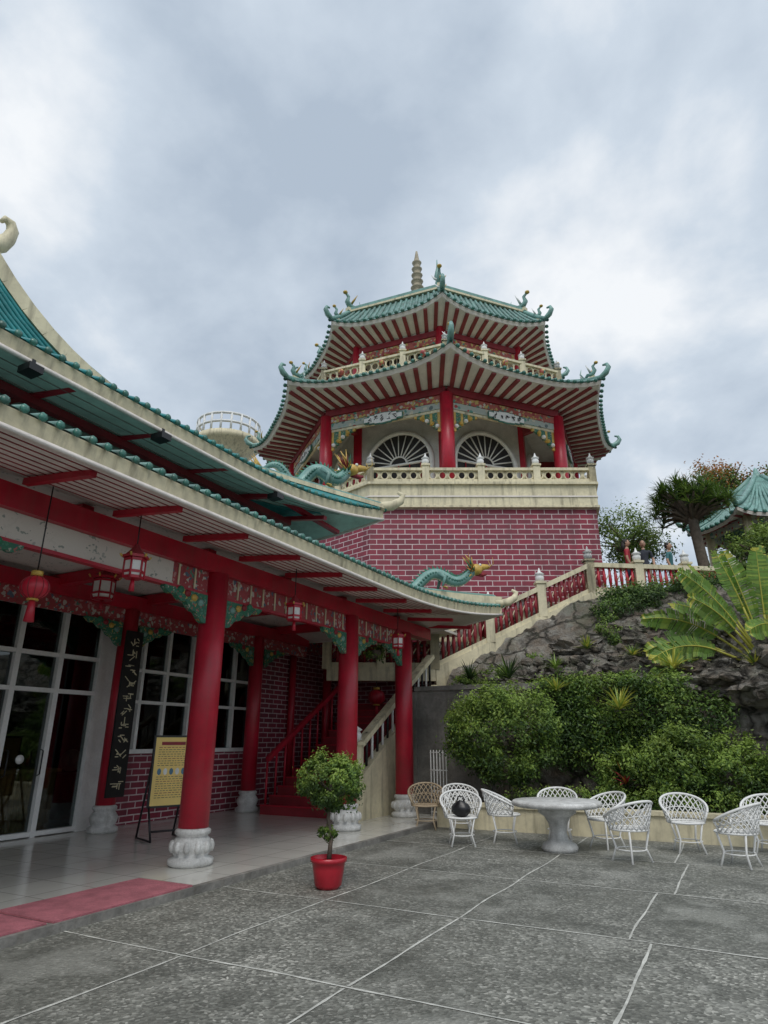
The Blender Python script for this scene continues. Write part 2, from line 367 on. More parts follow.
def poly_roof(g,C,ns,a0,Re,ze,Rt,zt,lift,Ri,zi,nraf=14,flare=.04,sp=.26,mt=TEALP,rafm=RAFT,rr=.06,curve=1.5,finial=True,fas=.14):
    def corner(k,R): 
        a=a0+2*PI*k/ns; return C[0]+R*math.cos(a),C[1]+R*math.sin(a)
    for k in range(ns):
        A=corner(k,Re);B=corner(k+1,Re);A2=corner(k,Rt);B2=corner(k+1,Rt);A3=corner(k,Ri);B3=corner(k+1,Ri)
        L=math.hypot(A[0]-B[0],A[1]-B[1])
        def E(s):
            c=abs(2*s-1)**3.2; x=lerp(A[0],B[0],s);y=lerp(A[1],B[1],s)
            f=1+flare*c; return (C[0]+(x-C[0])*f,C[1]+(y-C[1])*f,ze+lift*c)
        def T(s): return (lerp(A2[0],B2[0],s),lerp(A2[1],B2[1],s),zt)
        def S(s,t):
            e=E(s);q=T(s); return (lerp(e[0],q[0],t),lerp(e[1],q[1],t),lerp(e[2],q[2],t**curve))
        g.grid(S,14,5,mt)
        def F(s,t):
            e=E(s); f=1-.012*t; return (C[0]+(e[0]-C[0])*f,C[1]+(e[1]-C[1])*f,e[2]-.03-fas*t)
        g.grid(F,14,1,OFFW)
        def U(s,t):
            e=F(s,1); x=lerp(A3[0],B3[0],s);y=lerp(A3[1],B3[1],s)
            return (lerp(e[0],x,t),lerp(e[1],y,t),lerp(e[2],zi,t))
        g.grid(U,14,3,SOFP)
        for i in range(nraf):
            s=(i+.5)/nraf; p0=U(s,.03);p1=U(s,1)
            g.beam((p0[0],p0[1],p0[2]-rr*.35),(p1[0],p1[1],p1[2]-rr*.35),rr*1.9,rr*.8,rafm)
        nt_=max(3,int(L/sp))
        for i in range(nt_+1):
            s=i/nt_
            pts=[]
            for j in range(5):
                p=S(s,j/4); pts.append((p[0],p[1],p[2]+.03))
            d=Vector(pts[0])-Vector(pts[1]); d.z=0; d.normalize()
            pts.insert(0,(pts[0][0]+d.x*.06,pts[0][1]+d.y*.06,pts[0][2]-.01))
            g.tube(pts,sp*.24,mt,5)
            g.ball((pts[0][0]+d.x*.03,pts[0][1]+d.y*.03,pts[0][2]-.02),sp*.30,TEAL,6,4)
        pts=[S(0,t/5) for t in range(5,-1,-1)]; pts=[(p[0],p[1],p[2]+.1) for p in pts]
        e=Vector(pts[-1]); d=Vector((e.x-C[0],e.y-C[1],0)).normalized()
        g.tube(pts+[e+d*.22+Vector((0,0,.12)),e+d*.34+Vector((0,0,.3)),e+d*.28+Vector((0,0,.46)),e+d*.12+Vector((0,0,.48))],[.11]*6+[.12,.10,.07,.04],TEALL,6)
        if finial:
            guardian(g,e-d*.4+Vector((0,0,.1)),d,.6)

# ================================================================== GROUND
g=G(); g.add([(-300,-300,-.02),(300,-300,-.02),(300,300,-.02),(-300,300,-.02)],[(0,1,2,3)],GRASS); g.out('ground')
g=G(); g.box(-5.5,9,-7,12.3,-.1,.0,PAVE); g.out('courtyard_pavement')
JM=simple('mortar_joint',(.60,.60,.55),.9,.3,6,.5,.2)
g=G()
def joint(a,b):
    n=int(math.dist(a,b)/.12)+1; vs=[]
    dx,dy=(b[0]-a[0])/math.dist(a,b),(b[1]-a[1])/math.dist(a,b)
    for i in range(n+1):
        t=i/n; x=lerp(a[0],b[0],t);y=lerp(a[1],b[1],t)
        o=noise.noise(Vector((x*1.1,y*1.1,a[0])))*.03; w=.010+.008*noise.noise(Vector((x*7,y*7,3)))
        w=max(w,.003)
        vs+=[(x-dy*(o+w),y+dx*(o+w),.004),(x-dy*(o-w),y+dx*(o-w),.004)]
    g.add(vs,[(2*i+1,2*i+3,2*i+2,2*i) for i in range(n)],JM)
ys=[-1.7,.3,2.3,4.35,6.35,8.3,10.3]
for y in ys: joint((-5.45,y),(8.9,y))
xs=[-4.05,-2.6,-1.1,.4,1.9,3.4]
for k in range(len(ys)-1):
    off=.0 if k%2==0 else .35
    for x in xs: joint((x+off*.5*(1 if x>-2 else 0),ys[k]+.025),(x+off*.5*(1 if x>-2 else 0),ys[k+1]-.025))
for x in xs: joint((x,10.325),(x,12.25))
g.out('pavement_joints')

# ================================================================== LEFT BUILDING
hall=empty('chinese_temple_hall')
g=G()
g.box(-10.4,-5.5,-3,13.6,-.1,.07,FLOOR)
g.box(-5.5,-5.42,-3,13.6,-.09,.075,CONC)
g.box(-10.4,-6.0,13.6,16.5,-.1,.06,CONC)
g.out('terrace_floor',parent=hall)
g=G()
X=-10.4
g.box(X-.25,X,8.62,16.5,.05,1.30,BRICKN)
g.box(X-.25,X,12.75,16.5,1.30,4.3,BRICKN)
g.box(X-.2,X+.05,8.62,12.75,1.302,1.38,WHITE)
g.box(X-.25,-7.2,16.5,16.75,0,4.6,BRICKN)
g.box(X-.22,X+.02,8.32,8.6,.07,4.2,WHITE)
g.box(X-.2,X,-3,12.75,3.82,4.3,FLORAL)
g.box(X-.02,X+.03,12.75,16.45,3.82,4.2,PANEL)
g.box(X+.1,-7.3,16.44,16.49,3.7,4.15,PANEL)
for y in (14.2,): g.lathe((X+.12,y,.06),[(.09,0),(.09,4)],RED,10)
g.out('walls',parent=hall)
g=G()
for y in (8.66,9.3,9.95,10.65,11.35,12.05,12.68): g.box(X-.12,X+.03,y-.035,y+.035,1.382,3.8,WHITE)
for z in (2.25,2.85,3.78): g.box(X-.11,X+.02,8.66,12.7,z-.03,z+.03,WHITE)
for y in (3.4,4.2,5.0,5.85,6.65,7.45,8.28): g.box(X-.12,X+.03,y-.045,y+.045,.07,3.8,WHITE)
for z in (.12,2.35,2.95,3.78): g.box(X-.11,X+.02,-3,8.3,z-.035,z+.035,WHITE)
for y in (7.35,6.75): g.tube([(X+.03,y,1.0),(X+.09,y,1.02),(X+.09,y,1.38),(X+.03,y,1.4)],.012,BLACK,6)
g.box(X-.06,X-.055,-3,12.7,.1,3.8,GLASS)
g.tube([(X-.05,7.05,1.25),(X-.035,7.05,1.25)],.07,WHITE,16)
g.out('windows_and_doors',parent=hall)
g=G()
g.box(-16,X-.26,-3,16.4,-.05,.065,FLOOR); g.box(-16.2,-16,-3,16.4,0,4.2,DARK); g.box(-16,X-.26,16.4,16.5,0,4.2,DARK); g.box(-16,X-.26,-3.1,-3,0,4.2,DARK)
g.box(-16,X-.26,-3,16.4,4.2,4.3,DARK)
for k in range(22): g.lathe((-10.85,5.9+k*.1,.07),[(.05,0),(.05,.95)],BAMB,8)
g.box(-11.5,-10.76,5.8,8.1,1.02,1.08,BAMB)
for (x,y,s) in ((-12.5,9.6,.9),(-12.2,11.2,1.1),(-13,7.2,1.4)):
    g.box(x-.4,x+.4,y-.4,y+.4,.07,s,REDD); g.ball((x,y,s+.25),.22,CREAM)
g.out('interior',parent=hall)
g=G()
g.box(-10.38,-6.45,-3,16.4,4.22,4.28,BAMPA)
g.box(-6.5,-6.28,-3,14.2,3.80,4.06,RED)
for y in [-1,.9,2.8,4.7,6.85,8.75,10.6,12.95,14.4]:
    g.box(-10.36,-6.51,y-.08,y+.08,4.02,4.2,RED)
g.box(-9.98,-9.8,-3,14.2,3.86,4.12,RED)
g.box(-8.3,-8.12,-3,14.2,4.07,4.19,RED)
for y in [-2+1.15*k for k in range(15)]:
    g.beam((-6.27,y,4.11),(-5.2,y,4.0),.075,.07,RED)
g.box(-6.43,-6.37,-3,6.0,3.5,3.798,BAMPA)
g.box(-6.43,-6.37,6.0,12.76,3.5,3.798,PANEL)
g.box(-6.45,-6.35,-3,12.76,3.46,3.5,RED)
for k in range(52):
    y=-2.9+k*.3
    if 6<y<12.7: g.box(-6.365,-6.35,y-.012,y+.012,3.51,3.79,CREAM)
def bracket(x,y0,side,z,L,H,mat=BRK,t=.08):
    pts=[(y0+side*.2,z),(y0+side*.2,z-H)]
    n=18
    for i in range(n+1):
        u=i/n; yy=y0+side*(.2+u*L); zz=z-H*(1-u)**1.6-.05*abs(math.sin(u*PI*4))-.03
        pts.append((yy,zz))
    pts.append((y0+side*(.2+L),z))
    if side<0: pts=pts[::-1]
    g.yz(pts,x-t/2,x+t/2,mat)
    for i in range(1,5):
        u=i/5; g.ball((x+t/2,y0+side*(.2+u*L*.8),z-H*(1-u)**1.6*.5),(.03,.06,.05),(GREEN,TEALL,GOLD,REDD)[i%4],8,6)
for (y,side) in ((6.85,-1),(6.85,1),(10.6,-1),(10.6,1),(12.95,-1),(2.9,1)):
    bracket(-6.37,y,side,3.458,.8,.36)
for (y,side) in ((8.4,-1),(8.4,1),(12.2,-1),(12.2,1)):
    bracket(-9.86,y,side,3.598,.8,.4)
g.box(-9.93,-9.87,-3,14.2,3.6,3.859,PANEL)
g.out('porch_ceiling_and_beams',parent=hall)
g=G()
BASE=[(.30,0),(.33,.03),(.33,.09),(.25,.13),(.29,.2),(.31,.28),(.25,.36),(.22,.39),(.26,.42),(.26,.47),(.21,.50)]
BASE=[(r*.85,z*.86) for r,z in BASE]
for y in (2.9,6.85,10.6,12.95):
    g.lathe((-6.4,y,.07),BASE,STONEW,18); g.lathe((-6.4,y,.07),[(.19,.43),(.185,3.735)],RED,24)
    for k in range(12):
        a=k*PI/6; g.ball((-6.4+.245*math.cos(a),y+.245*math.sin(a),.29),(.045,.045,.07),STONEW,6,5)
for y in (4.6,8.4,12.2):
    g.lathe((-9.9,y,.07),[(r*.9,z) for r,z in BASE],STONEW,16); g.lathe((-9.9,y,.07),[(.165,.42),(.16,3.8)],RED,16)
g.lathe((-10.1,15.6,.07),[(.12,0),(.12,4)],RED,12)
for y in (8.4,):
    g.box(-9.73,-9.69,y-.19,y+.19,.62,3.45,BLACK)
    for k in range(11):
        z=.85+k*.24
        for q in range(7):
            g.obox((-9.684,y+random.uniform(-.09,.09),z+random.uniform(-.07,.07)),(.006,random.uniform(.04,.15),.014),CREAM,rx=random.choice((0,0,.7,-.7,1.57)))
g.out('columns',parent=hall)
def lantern(name,p,r=.16,red=False,top=4.1):
    g=G(); x,y,z=p
    g.tube([(x,y,top),(x,y,z+r*1.3)],.008,BLACK,5)
    if red:
        prof=[(r*math.sin(PI*(.12+.76*i/8))*1.1,-r*math.cos(PI*(.12+.76*i/8))) for i in range(9)]
        g.lathe(p,prof,RED,16); 
        for k in range(12):
            a=k*PI/6; g.tube([(x+r*1.02*1.1*math.sin(PI*(.12+.76*i/6))*math.cos(a),y+r*1.02*1.1*math.sin(PI*(.12+.76*i/6))*math.sin(a),z-r*math.cos(PI*(.12+.76*i/6))) for i in range(7)],.005,REDD,4)
        for z0 in (-r*1.05,r*.95): g.lathe((x,y,z+z0),[(r*.45,0),(r*.45,.05)],GOLD,12)
        g.tube([(x,y,z-r),(x,y,z-r-.22)],[.03,.05],RED,6)
    else:
        g.lathe(p,[(r*.8,-r*1.1),(r,-r*.6),(r,r*.7),(r*.8,r*1.0)],WHITE,6,False)
        for z0,rr in ((-r*1.15,1.0),(-r*.62,1.12),(r*.68,1.12),(r*1.0,1.35)): g.lathe((x,y,z+z0),[(r*rr,0),(r*rr,.03)],RED,6,False)
        g.lathe((x,y,z+r*1.1),[(r*1.3,0),(r*.5,.1),(.02,.16)],REDD,6,False)
        for k in range(6):
            a=k*PI/3; xx,yy=x+r*1.04*math.cos(a),y+r*1.04*math.sin(a)
            g.tube([(xx,yy,z-r*1.1),(xx,yy,z+r)],.012,RED,4)
            g.tube([(x+r*1.35*math.cos(a),y+r*1.35*math.sin(a),z+r*1.05),(x+r*1.55*math.cos(a),y+r*1.55*math.sin(a),z+r*1.35)],.014,GOLD,4)
        g.tube([(x,y,z-r*1.15),(x,y,z-r-.16)],[.02,.035],RED,5)
    return g.out(name)
for y in (4.93,8.05,11.6): lantern('hanging_lantern',(-5.85,y,3.40),.11)
lantern('red_paper_lantern',(-6.1,3.95,3.0),.125,True)
lantern('hanging_lantern',(-8.2,6.4,3.7),.15,top=4.2)
lantern('red_paper_lantern',(-8.3,15.2,2.6),.2,True,4.2)
for p in ((-7.0,11.6,3.4),(-6.7,12.2,3.3)):
    g=G(); g.tube([(p[0],p[1],4.2),(p[0],p[1],p[2]+.1)],.006,BLACK,4); g.lathe(p,[(.1,-.1),(.15,.05)],BARK,10)
    foliage(g,(p[0],p[1],p[2]),(.25,.25,.22),500,.07,16); g.out('hanging_plant')

# ---- roofs of the hall
def hall_roof(xe,ye,ze,xr,yr,zr,xback,lift,ex,soff_in,soff_z,soffm,y0=-3,fas=.17,mt=TEAL,nj=8,curl=.6,ridge_from=0):
    g=G()
    def EF(s):
        c=max(0,(s-.72)/.28)**2.6; y=lerp(y0,ye,s)
        return (xe+.38*c,y+.35*c,ze+lift*c)
    def TF(s): return (xr,lerp(y0,yr,s),zr)
    def SF(s,t):
        e=EF(s);q=TF(s); return (lerp(e[0],q[0],t),lerp(e[1],q[1],t),lerp(e[2],q[2],t**ex))
    def EE(s):
        c=max(0,(.35-s)/.35)**2.6; c2=max(0,(s-.65)/.35)**2.6
        return (lerp(xe,xback,s)+.38*c,ye+.35*(c+c2),ze+lift*(c+c2))
    def SE(s,t):
        e=EE(s);q=(xr,yr,zr); return (lerp(e[0],q[0],t),lerp(e[1],q[1],t),lerp(e[2],q[2],t**ex))
    g.grid(SF,60,nj*2,mt); g.grid(SE,20,nj*2,mt)
    g.grid(lambda s,t:(EF(s)[0]-.03*t,EF(s)[1],EF(s)[2]-.02-fas*t),60,1,CREAM)
    g.grid(lambda s,t:(EE(s)[0],EE(s)[1]-.03*t,EE(s)[2]-.02-fas*t),20,1,CREAM)
    g.tube([(EF(i/60)[0]+.0,EF(i/60)[1],EF(i/60)[2]-.04-fas) for i in range(61)],.03,OFFW,4)
    g.tube([(EE(i/20)[0],EE(i/20)[1],EE(i/20)[2]-.04-fas) for i in range(21)],.03,OFFW,4)
    def UF(s,t):
        e=EF(s); q=(soff_in,lerp(y0,ye-(xe-soff_in),s),soff_z); a=(e[0]-.03,e[1],e[2]-.03-fas)
        return vl(a,q,t)
    def UE(s,t):
        e=EE(s); q=(lerp(soff_in,xback+(xe-soff_in),s),ye-(xe-soff_in),soff_z); return vl((e[0],e[1]-.03,e[2]-.03-fas),q,t)
    g.grid(UF,60,2,soffm); g.grid(UE,20,2,soffm)
    for k in [q/9 for q in range(1,9)]:
        g.tube([(lambda p:(p[0],p[1],p[2]-.004))(UF(i/60,k)) for i in range(61)],.008,REDD if soffm!=TEALS else CONC,4)
    L=ye-y0; n=int(L/.17)
    for i in range(n+1):
        s=i/n; p=Vector(SF(s,0))
        pts=[Vector(SF(s,j/nj))+Vector((0,0,.012)) for j in range(nj+1)]; pts.insert(0,pts[0]+Vector((.05,0,-.005)))
        g.tube(pts,.034,mt,5)
        g.ball((p.x+.05,p.y,p.z-.005),(.025,.045,.045),TEAL,6,4)
    L=abs(xback-xe); n=int(L/.17)
    for i in range(n+1):
        s=i/n; p=Vector(SE(s,0))
        pts=[Vector(SE(s,j/nj))+Vector((0,0,.012)) for j in range(nj+1)]; pts.insert(0,pts[0]+Vector((0,.05,-.005)))
        g.tube(pts,.034,mt,5); g.ball((p.x,p.y+.05,p.z-.005),(.045,.025,.045),TEAL,6,4)
    m=24; pts=[Vector(SF(1,1-t/m)) for t in range(m+1)]
    for k,(a,b) in enumerate(zip(pts[:-1],pts[1:])):
        f=1-k/m; hh=.2 if f>ridge_from else .08
        o=Vector((0,0,hh/2)); g.beam(a+o,b+o,.14,hh,CREAM)
    g.tube([p+Vector((0,0,.22 if 1-k/m>ridge_from else .10)) for k,p in enumerate(pts)],.04,TEALL,6)
    e=pts[-1]+Vector((0,0,.06)); d=(Vector((1,1,0))).normalized()*curl
    g.tube([e-d*.3,e,e+d*.3+Vector((0,0,.06*curl)),e+d*.6+Vector((0,0,.26*curl)),e+d*.68+Vector((0,0,.48*curl)),e+d*.5+Vector((0,0,.56*curl))],[.08,.10,.10,.08,.06,.03],CREAM,8)
    g.beam((xr,y0,zr+.15),(xr,yr,zr+.15),.22,.35,CREAM)
    return g,SF
g,SF=hall_roof(-5.0,14.3,4.20,-8.2,11.6,4.95,-11.5,.36,1.6,-6.4,4.2,OFFW,mt=TEALP)
g.out('lower_roof',parent=hall)
g,SF2=hall_roof(-6.0,10.2,5.50,-8.35,3.82,7.95,-11.5,.36,4.6,-8.4,5.72,TEALS,mt=TEALB,nj=20,ridge_from=.6)
for y in [-2.5+1.3*k for k in range(10)]:
    g.beam((-8.4,y,5.66),(-6.1,y,5.35),.10,.07,RED)
for xx,zz in ((-6.9,5.37),(-7.7,5.50)): g.box(xx-.05,xx+.05,-3,10.0+(-6-xx)*-.9,zz-.05,zz+.05,REDD)
for k in range(6): g.beam((-6.7-.8*k,8.0,5.66),(-6.4-.85*k,10.1,5.37),.10,.07,RED)
g.box(-11,-8.4,-3,8.2,4.6,5.70,TEALS); g.box(-8.4,-8.36,-3,8.2,5.1,5.3,REDD)
b=Vector((-8.35,3.72,8.08))
cu=[(-.9,-.02),(-.2,-.02),(.08,.06),(.22,.20),(.30,.36),(.33,.52),(.28,.63),(.19,.64),(.15,.56)]
g.tube([b+Vector((0,u,v)) for u,v in cu],[.13,.13,.13,.12,.10,.085,.07,.05,.03],CREAM,10)
for y in (3.4,5.2,7.6):
    g.box(-6.1,-5.9,y-.08,y+.08,5.16,5.24,BLACK); g.box(-6.03,-5.97,y-.02,y+.02,5.24,5.32,BLACK)
g.out('upper_roof',parent=hall)

# ---- inner staircase
g=G()
for k in range(14):
    z=.06+k*.17; y=11.9+k*.29
    g.box(-9.3,-7.02,y,y+.31 if k<13 else 16.4,.06 if k==0 else z-.02,z+.17,REDD)
    g.box(-9.3,-7.02,y-.02,y+.05,z+.171,z+.2,RED)
g.yz([(11.65,.0),(15.8,.0),(15.8,2.9),(14.9,2.6),(11.65,.72)],-7.0,-6.82,CREAM)
g.beam((-6.91,11.9,1.45),(-6.91,15.6,3.6),.2,.1,CREAM); 
for k in range(16):
    t=k/15; y=lerp(12,15.5,t); z=lerp(.92,2.9,t); g.tube([(-6.91,y,z-.1),(-6.91,y,z+.65)],.03,BLACK if k%2 else WHITE,5)
post(g,-6.91,11.75,.05,1.4,CREAM,.26)
g.beam((-9.25,12.0,1.15),(-9.25,15.6,3.3),.08,.1,RED)
for k in range(12): 
    t=k/11; y=lerp(12.0,15.5,t); z=lerp(.15,2.3,t); g.tube([(-9.25,y,z),(-9.25,y,z+.95)],.025,RED,5)
g.out('inner_staircase',parent=hall)
g=G()
for k in range(6): g.tube([(-5.95+k*.07,13.3,.05),(-5.95+k*.07,13.3,1.35)],.012,WHITE,5)
for z in (.15,.55,.95,1.3): g.tube([(-5.97,13.3,z),(-5.58,13.3,z)],.012,WHITE,5)
g.out('white_metal_gate')

g=G(); g.box(-6.25,-5.45,4.25,5.9,.076,.092,PINKMAT); g.out('entrance_mat')
g=G(); g.box(-6.3,-5.47,2.4,4.2,.076,.09,PINKMAT); g.out('entrance_mat')

# notice board on easel
g=G(); YB=simple('yellow_poster',(.85,.62,.20),.5,.08,2,.05,0)
g.box(-.30,.30,-.015,.015,.5,1.52,YB)
for a,b_,c,d in ((-.33,-.30,.47,1.55),(.30,.33,.47,1.55)): g.box(a,b_,-.02,.02,c,d,BLACK)
g.box(-.30,.30,-.02,.02,1.52,1.55,BLACK); g.box(-.30,.30,-.02,.02,.47,.5,BLACK)
g.box(-.2,.2,-.019,-.0155,1.40,1.45,REDD)
BLU=simple('blue_print',(.08,.2,.3),.5)
for k in range(5): g.ball((-.2+k*.1,-.012,1.0),(.04,.006,.06),BLU if k%2==0 else WHITE,10,6)
for r in list(range(9))+list(range(13,23)):
    z=1.36-r*.034; x=-.24
    while x<.2:
        w=random.uniform(.02,.06); g.box(x,x+w,-.019,-.0155,z,z+.008,REDD if r%5==0 else BARK); x+=w+.02
for sx in (-.30,.30):
    g.tube([(sx,-.0,.5),(sx,-.22,.01)],.018,BLACK,6); g.tube([(sx,.03,1.2),(sx,.38,.01)],.018,BLACK,6); g.tube([(sx,-.22,.02),(sx,.38,.02)],.015,BLACK,6)
g.tube([(-.30,-.16,.15),(.30,-.16,.15)],.015,BLACK,6)
g.out('notice_board',Matrix.Translation((-8.3,8.25,.07))@Matrix.Rotation(math.radians(68),4,'Z'))

# ================================================================== potted topiary
g=G()
g.lathe((0,0,0),[(.115,0),(.15,.04),(.175,.2),(.185,.26),(.205,.27),(.205,.31),(.18,.315),(.17,.28)],POT,24)
g.lathe((0,0,.25),[(.001,0),(.172,.0),(.1,.03)],SOIL,16)
g.tube([(0,0,.26),(.02,.01,.5),(-.02,0,.7),(.0,.02,.95),(0,0,1.1)],[.028,.024,.022,.02,.016],BARK,7)
for k in range(14):
    a=random.uniform(0,6.28); z=random.uniform(.75,1.1); g.tube([(0,0,z-.1),(.15*math.cos(a),.15*math.sin(a),z),(.32*math.cos(a),.32*math.sin(a),z+.12)],[.01,.007,.004],BARK,4)
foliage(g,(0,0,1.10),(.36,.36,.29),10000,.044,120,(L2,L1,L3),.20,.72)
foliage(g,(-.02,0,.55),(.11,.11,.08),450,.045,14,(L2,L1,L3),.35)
g.out('potted_topiary',Matrix.Translation((-4.34,6.84,0)))

# ================================================================== garden furniture
RAT=simple('rattan',(.42,.33,.22),.7)
def chair(x,y,rot,mat=WHITE,bag=False):
    g=G(); r=.265
    ring=lambda R,z,n=24:[(R*math.cos(2*PI*i/n),R*math.sin(2*PI*i/n),z) for i in range(n)]
    g.tube(ring(r,.42),.016,mat,6,closed=True); g.tube(ring(r*.55,.415,16),.008,mat,5,closed=True); g.tube(ring(.2,.16,18),.009,mat,5,closed=True)
    for i in range(16):
        a=2*PI*i/16; g.tube([(r*.08*math.cos(a),r*.08*math.sin(a),.415),(r*math.cos(a+.35),r*math.sin(a+.35),.42)],.008,mat,4); g.tube([(r*.08*math.cos(a),r*.08*math.sin(a),.415),(r*math.cos(a-.35),r*math.sin(a-.35),.42)],.008,mat,4)
    for i in range(4):
        a=PI/4+i*PI/2
        g.tube([(r*math.cos(a),r*math.sin(a),.42),(.2*math.cos(a),.2*math.sin(a),.18),(.27*math.cos(a),.27*math.sin(a),.0)],.015,mat,6)
    A=math.radians(118)
    def P(u,v):
        th=PI/2+u*A; top=.57+.23*math.cos(u*PI/2)
        R=r+.085*v*(1-.25*abs(u)); z=.42+(top-.42)*v
        return (R*math.cos(th),R*math.sin(th)*1.02,z)
    g.tube([P(-1+2*i/26,1) for i in range(27)],.019,mat,6)
    g.tube([P(-1+2*i/26,.5) for i in range(27)],.009,mat,4)
    n=15
    for i in range(-3,n+1):
        for sg in (1,-1):
            pts=[]
            for j in range(6):
                v=j/5; u=(-1+2*i/n+v*.42) if sg==1 else (1-2*i/n-v*.42)
                if -1<=u<=1: pts.append(P(u,v))
            if len(pts)>1: g.tube(pts,.0095,mat,4)
    for u in (-1,1): g.tube([P(u,0),P(u,1)],.015,mat,6)
    g.out('garden_chair',Matrix.Translation((x,y,.002))@Matrix.Rotation(rot,4,'Z')@Matrix.Scale(.96,4))
    if bag:
        g=G(); g.ball((x,y,.52),(.15,.11,.12),BLACK,14,10,jit=.25); g.tube([(x-.08,y,.58),(x-.04,y,.70),(x+.04,y,.70),(x+.08,y,.58)],.012,BLACK,5); g.out('black_handbag')
for i,(x,y,rt) in enumerate([(-4.15,10.4,.5),(-3.68,11.1,1.9),(-2.95,11.75,.2),(-2.1,11.2,-.6),(-1.6,10.15,-2.2),(-.97,11.35,.3),(-.3,10.45,-1.9),(-5.45,11.9,.4),(-4.75,11.9,.6),(.1,11.75,-.2)]):
    chair(x,y,rt,WHITE if x>-5.3 else RAT,bag=(i==0))
g=G()
g.lathe((0,0,0),[(.25,0),(.27,.05),(.24,.1),(.14,.16),(.12,.27),(.14,.37),(.19,.46),(.28,.52),(.28,.60)],STONEW,20)
g.lathe((0,0,.60),[(.60,0),(.66,.02),(.67,.06),(.64,.085),(.0,.085)],STONEW,36)
g.out('round_stone_table',Matrix.Translation((-2.68,10.6,0)))

g=G(); g.box(-5.4,9,12.3,12.5,0,.38,CREAM); g.box(-5.45,9,12.26,12.54,.38,.44,CREAM); g.out('low_garden_wall')
g=G(); g.box(-5.35,9,12.52,14.4,0,.35,SOIL); g.out('planter_bed')
g=G()
for k in range(46):
    x=-4.0+k*.24; foliage(g,(x,12.8+random.uniform(-.05,.05),.56),(.2,.22,.17),240,.05,8,(L2,L1,L3),.5)
g.out('clipped_hedge')

# ================================================================== HILL
def sm(t): t=max(0,min(1,t)); return t*t*(3-2*t)
def hz(x,y,fine=0):
    if x<-6.6 and y<17: return -.6
    z=2.45+2.95*sm((y-14.5)/5.0)
    q=Vector((x*.55,y*.9,1)); st=noise.noise(q)*1.4+z*1.6; z+= .22*(math.floor(st)+sm((st-math.floor(st))*2.2-.6)-st)
    z+=.18*noise.noise(Vector((x*.9,y*.9,0)))+.12*noise.noise(Vector((x*2.3,y*2.3,5)))
    if fine: z+=.11*noise.noise(Vector((x*4.5,y*4.5,9)))+.07*noise.noise(Vector((x*10,y*10,9)))
    if y>20: z=lerp(z,5.45,min(1,(y-20)/2))
    return z
g=G()
def HS(u,v):
    x=-40+80*u; y=14.35+ (v**1.5)*50; return (x,y,hz(x,y)-.12*(y<21 and -7<x<8))
g.grid(HS,170,70,ROCK)
def HN(u,v):
    x=-6.5+13*u; y=14.36+6.0*v; return (x,y,hz(x,y,1)+.03)
g.grid(HN,190,90,ROCK,False)
g.out('hillside_terrain')
g=G()
def RW(u,v):
    x=-6.6+18.6*u; z=.3+2.3*v
    a=sm((x+5.0)/1.2); b=sm((x+1.5)/2)
    o=a*(.16*noise.noise(Vector((x*1.3,0,z*1.3)))+.08*noise.noise(Vector((x*4,0,z*4))))+b*(.45*noise.noise(Vector((x*.8,3,z*.9)))+.14*noise.noise(Vector((x*4,7,z*4)))+.07*noise.noise(Vector((x*9,7,z*9))))
    return (x,14.3+o+b*(v-.5)*.5,z)
g.grid(RW,180,30,ROCK,False); 
g.box(-6.62,-4.9,14.05,14.28,0,2.62,CONC); g.box(-6.65,-4.88,14.0,14.6,2.62,2.72,CONC)
g.box(-6.75,-6.6,14.0,16.7,0,2.6,CONC)
g.beam((-4.8,14.5,2.66),(-.5,14.55,2.66),.4,.14,CONC)
g.out('rock_retaining_wall')
g=G()
for (x,y,s) in [(-2.9,15.4,.6),(-2.1,15.7,.8),(-1.2,15.6,.7),(-3.7,15.6,.5),(.9,15.0,.9),(1.6,14.6,1.0),(-.4,15.4,.6),(-4.4,15.8,.5),(2.4,14.4,1.2),(-5.0,15.6,.5),(-1.6,16.5,.7),(-.7,16.3,.6),(-2.7,16.4,.5),(-3.4,16.6,.6),(.2,15.9,.7),(.1,14.6,.6),(-.9,14.7,.5),(1.0,14.0,.7),(1.9,13.9,.8),(-2.2,17.3,.5),(-1.3,17.5,.5)]:
    g.ball((x,y,hz(x,y)+s*.05),(s,s*.7,s*.5),ROCK,36,24,jit=.8,smooth=False)
g.out('boulders')
# masonry planter steps in the slope
g=G()
for (x0,y0,n,z) in [(-4.6,15.9,9,3.2),(-2.2,16.2,8,3.65)]:
    for k in range(n):
        for r in range(2):
            g.ball((x0+k*.30+(.15 if r else 0),y0+random.uniform(-.04,.04),z-.05+r*.2),(.17,.14,.11),ROCK,9,7,jit=.5,smooth=False)
g.out('rubble_planter_wall')

# ================================================================== PLANTS on the hill
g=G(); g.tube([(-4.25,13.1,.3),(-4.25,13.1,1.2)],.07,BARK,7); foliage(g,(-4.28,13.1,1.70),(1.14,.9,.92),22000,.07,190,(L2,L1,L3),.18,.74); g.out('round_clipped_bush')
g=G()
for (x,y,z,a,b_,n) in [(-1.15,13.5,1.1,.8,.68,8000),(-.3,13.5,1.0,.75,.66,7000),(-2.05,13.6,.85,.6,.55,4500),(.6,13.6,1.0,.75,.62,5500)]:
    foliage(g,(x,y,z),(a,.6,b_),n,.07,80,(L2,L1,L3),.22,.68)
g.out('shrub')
g=G()
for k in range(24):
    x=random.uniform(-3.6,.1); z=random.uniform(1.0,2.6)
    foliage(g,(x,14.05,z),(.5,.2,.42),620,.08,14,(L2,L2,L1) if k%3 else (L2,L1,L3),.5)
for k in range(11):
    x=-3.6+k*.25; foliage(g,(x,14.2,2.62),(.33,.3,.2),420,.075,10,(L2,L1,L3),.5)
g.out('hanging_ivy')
g=G()
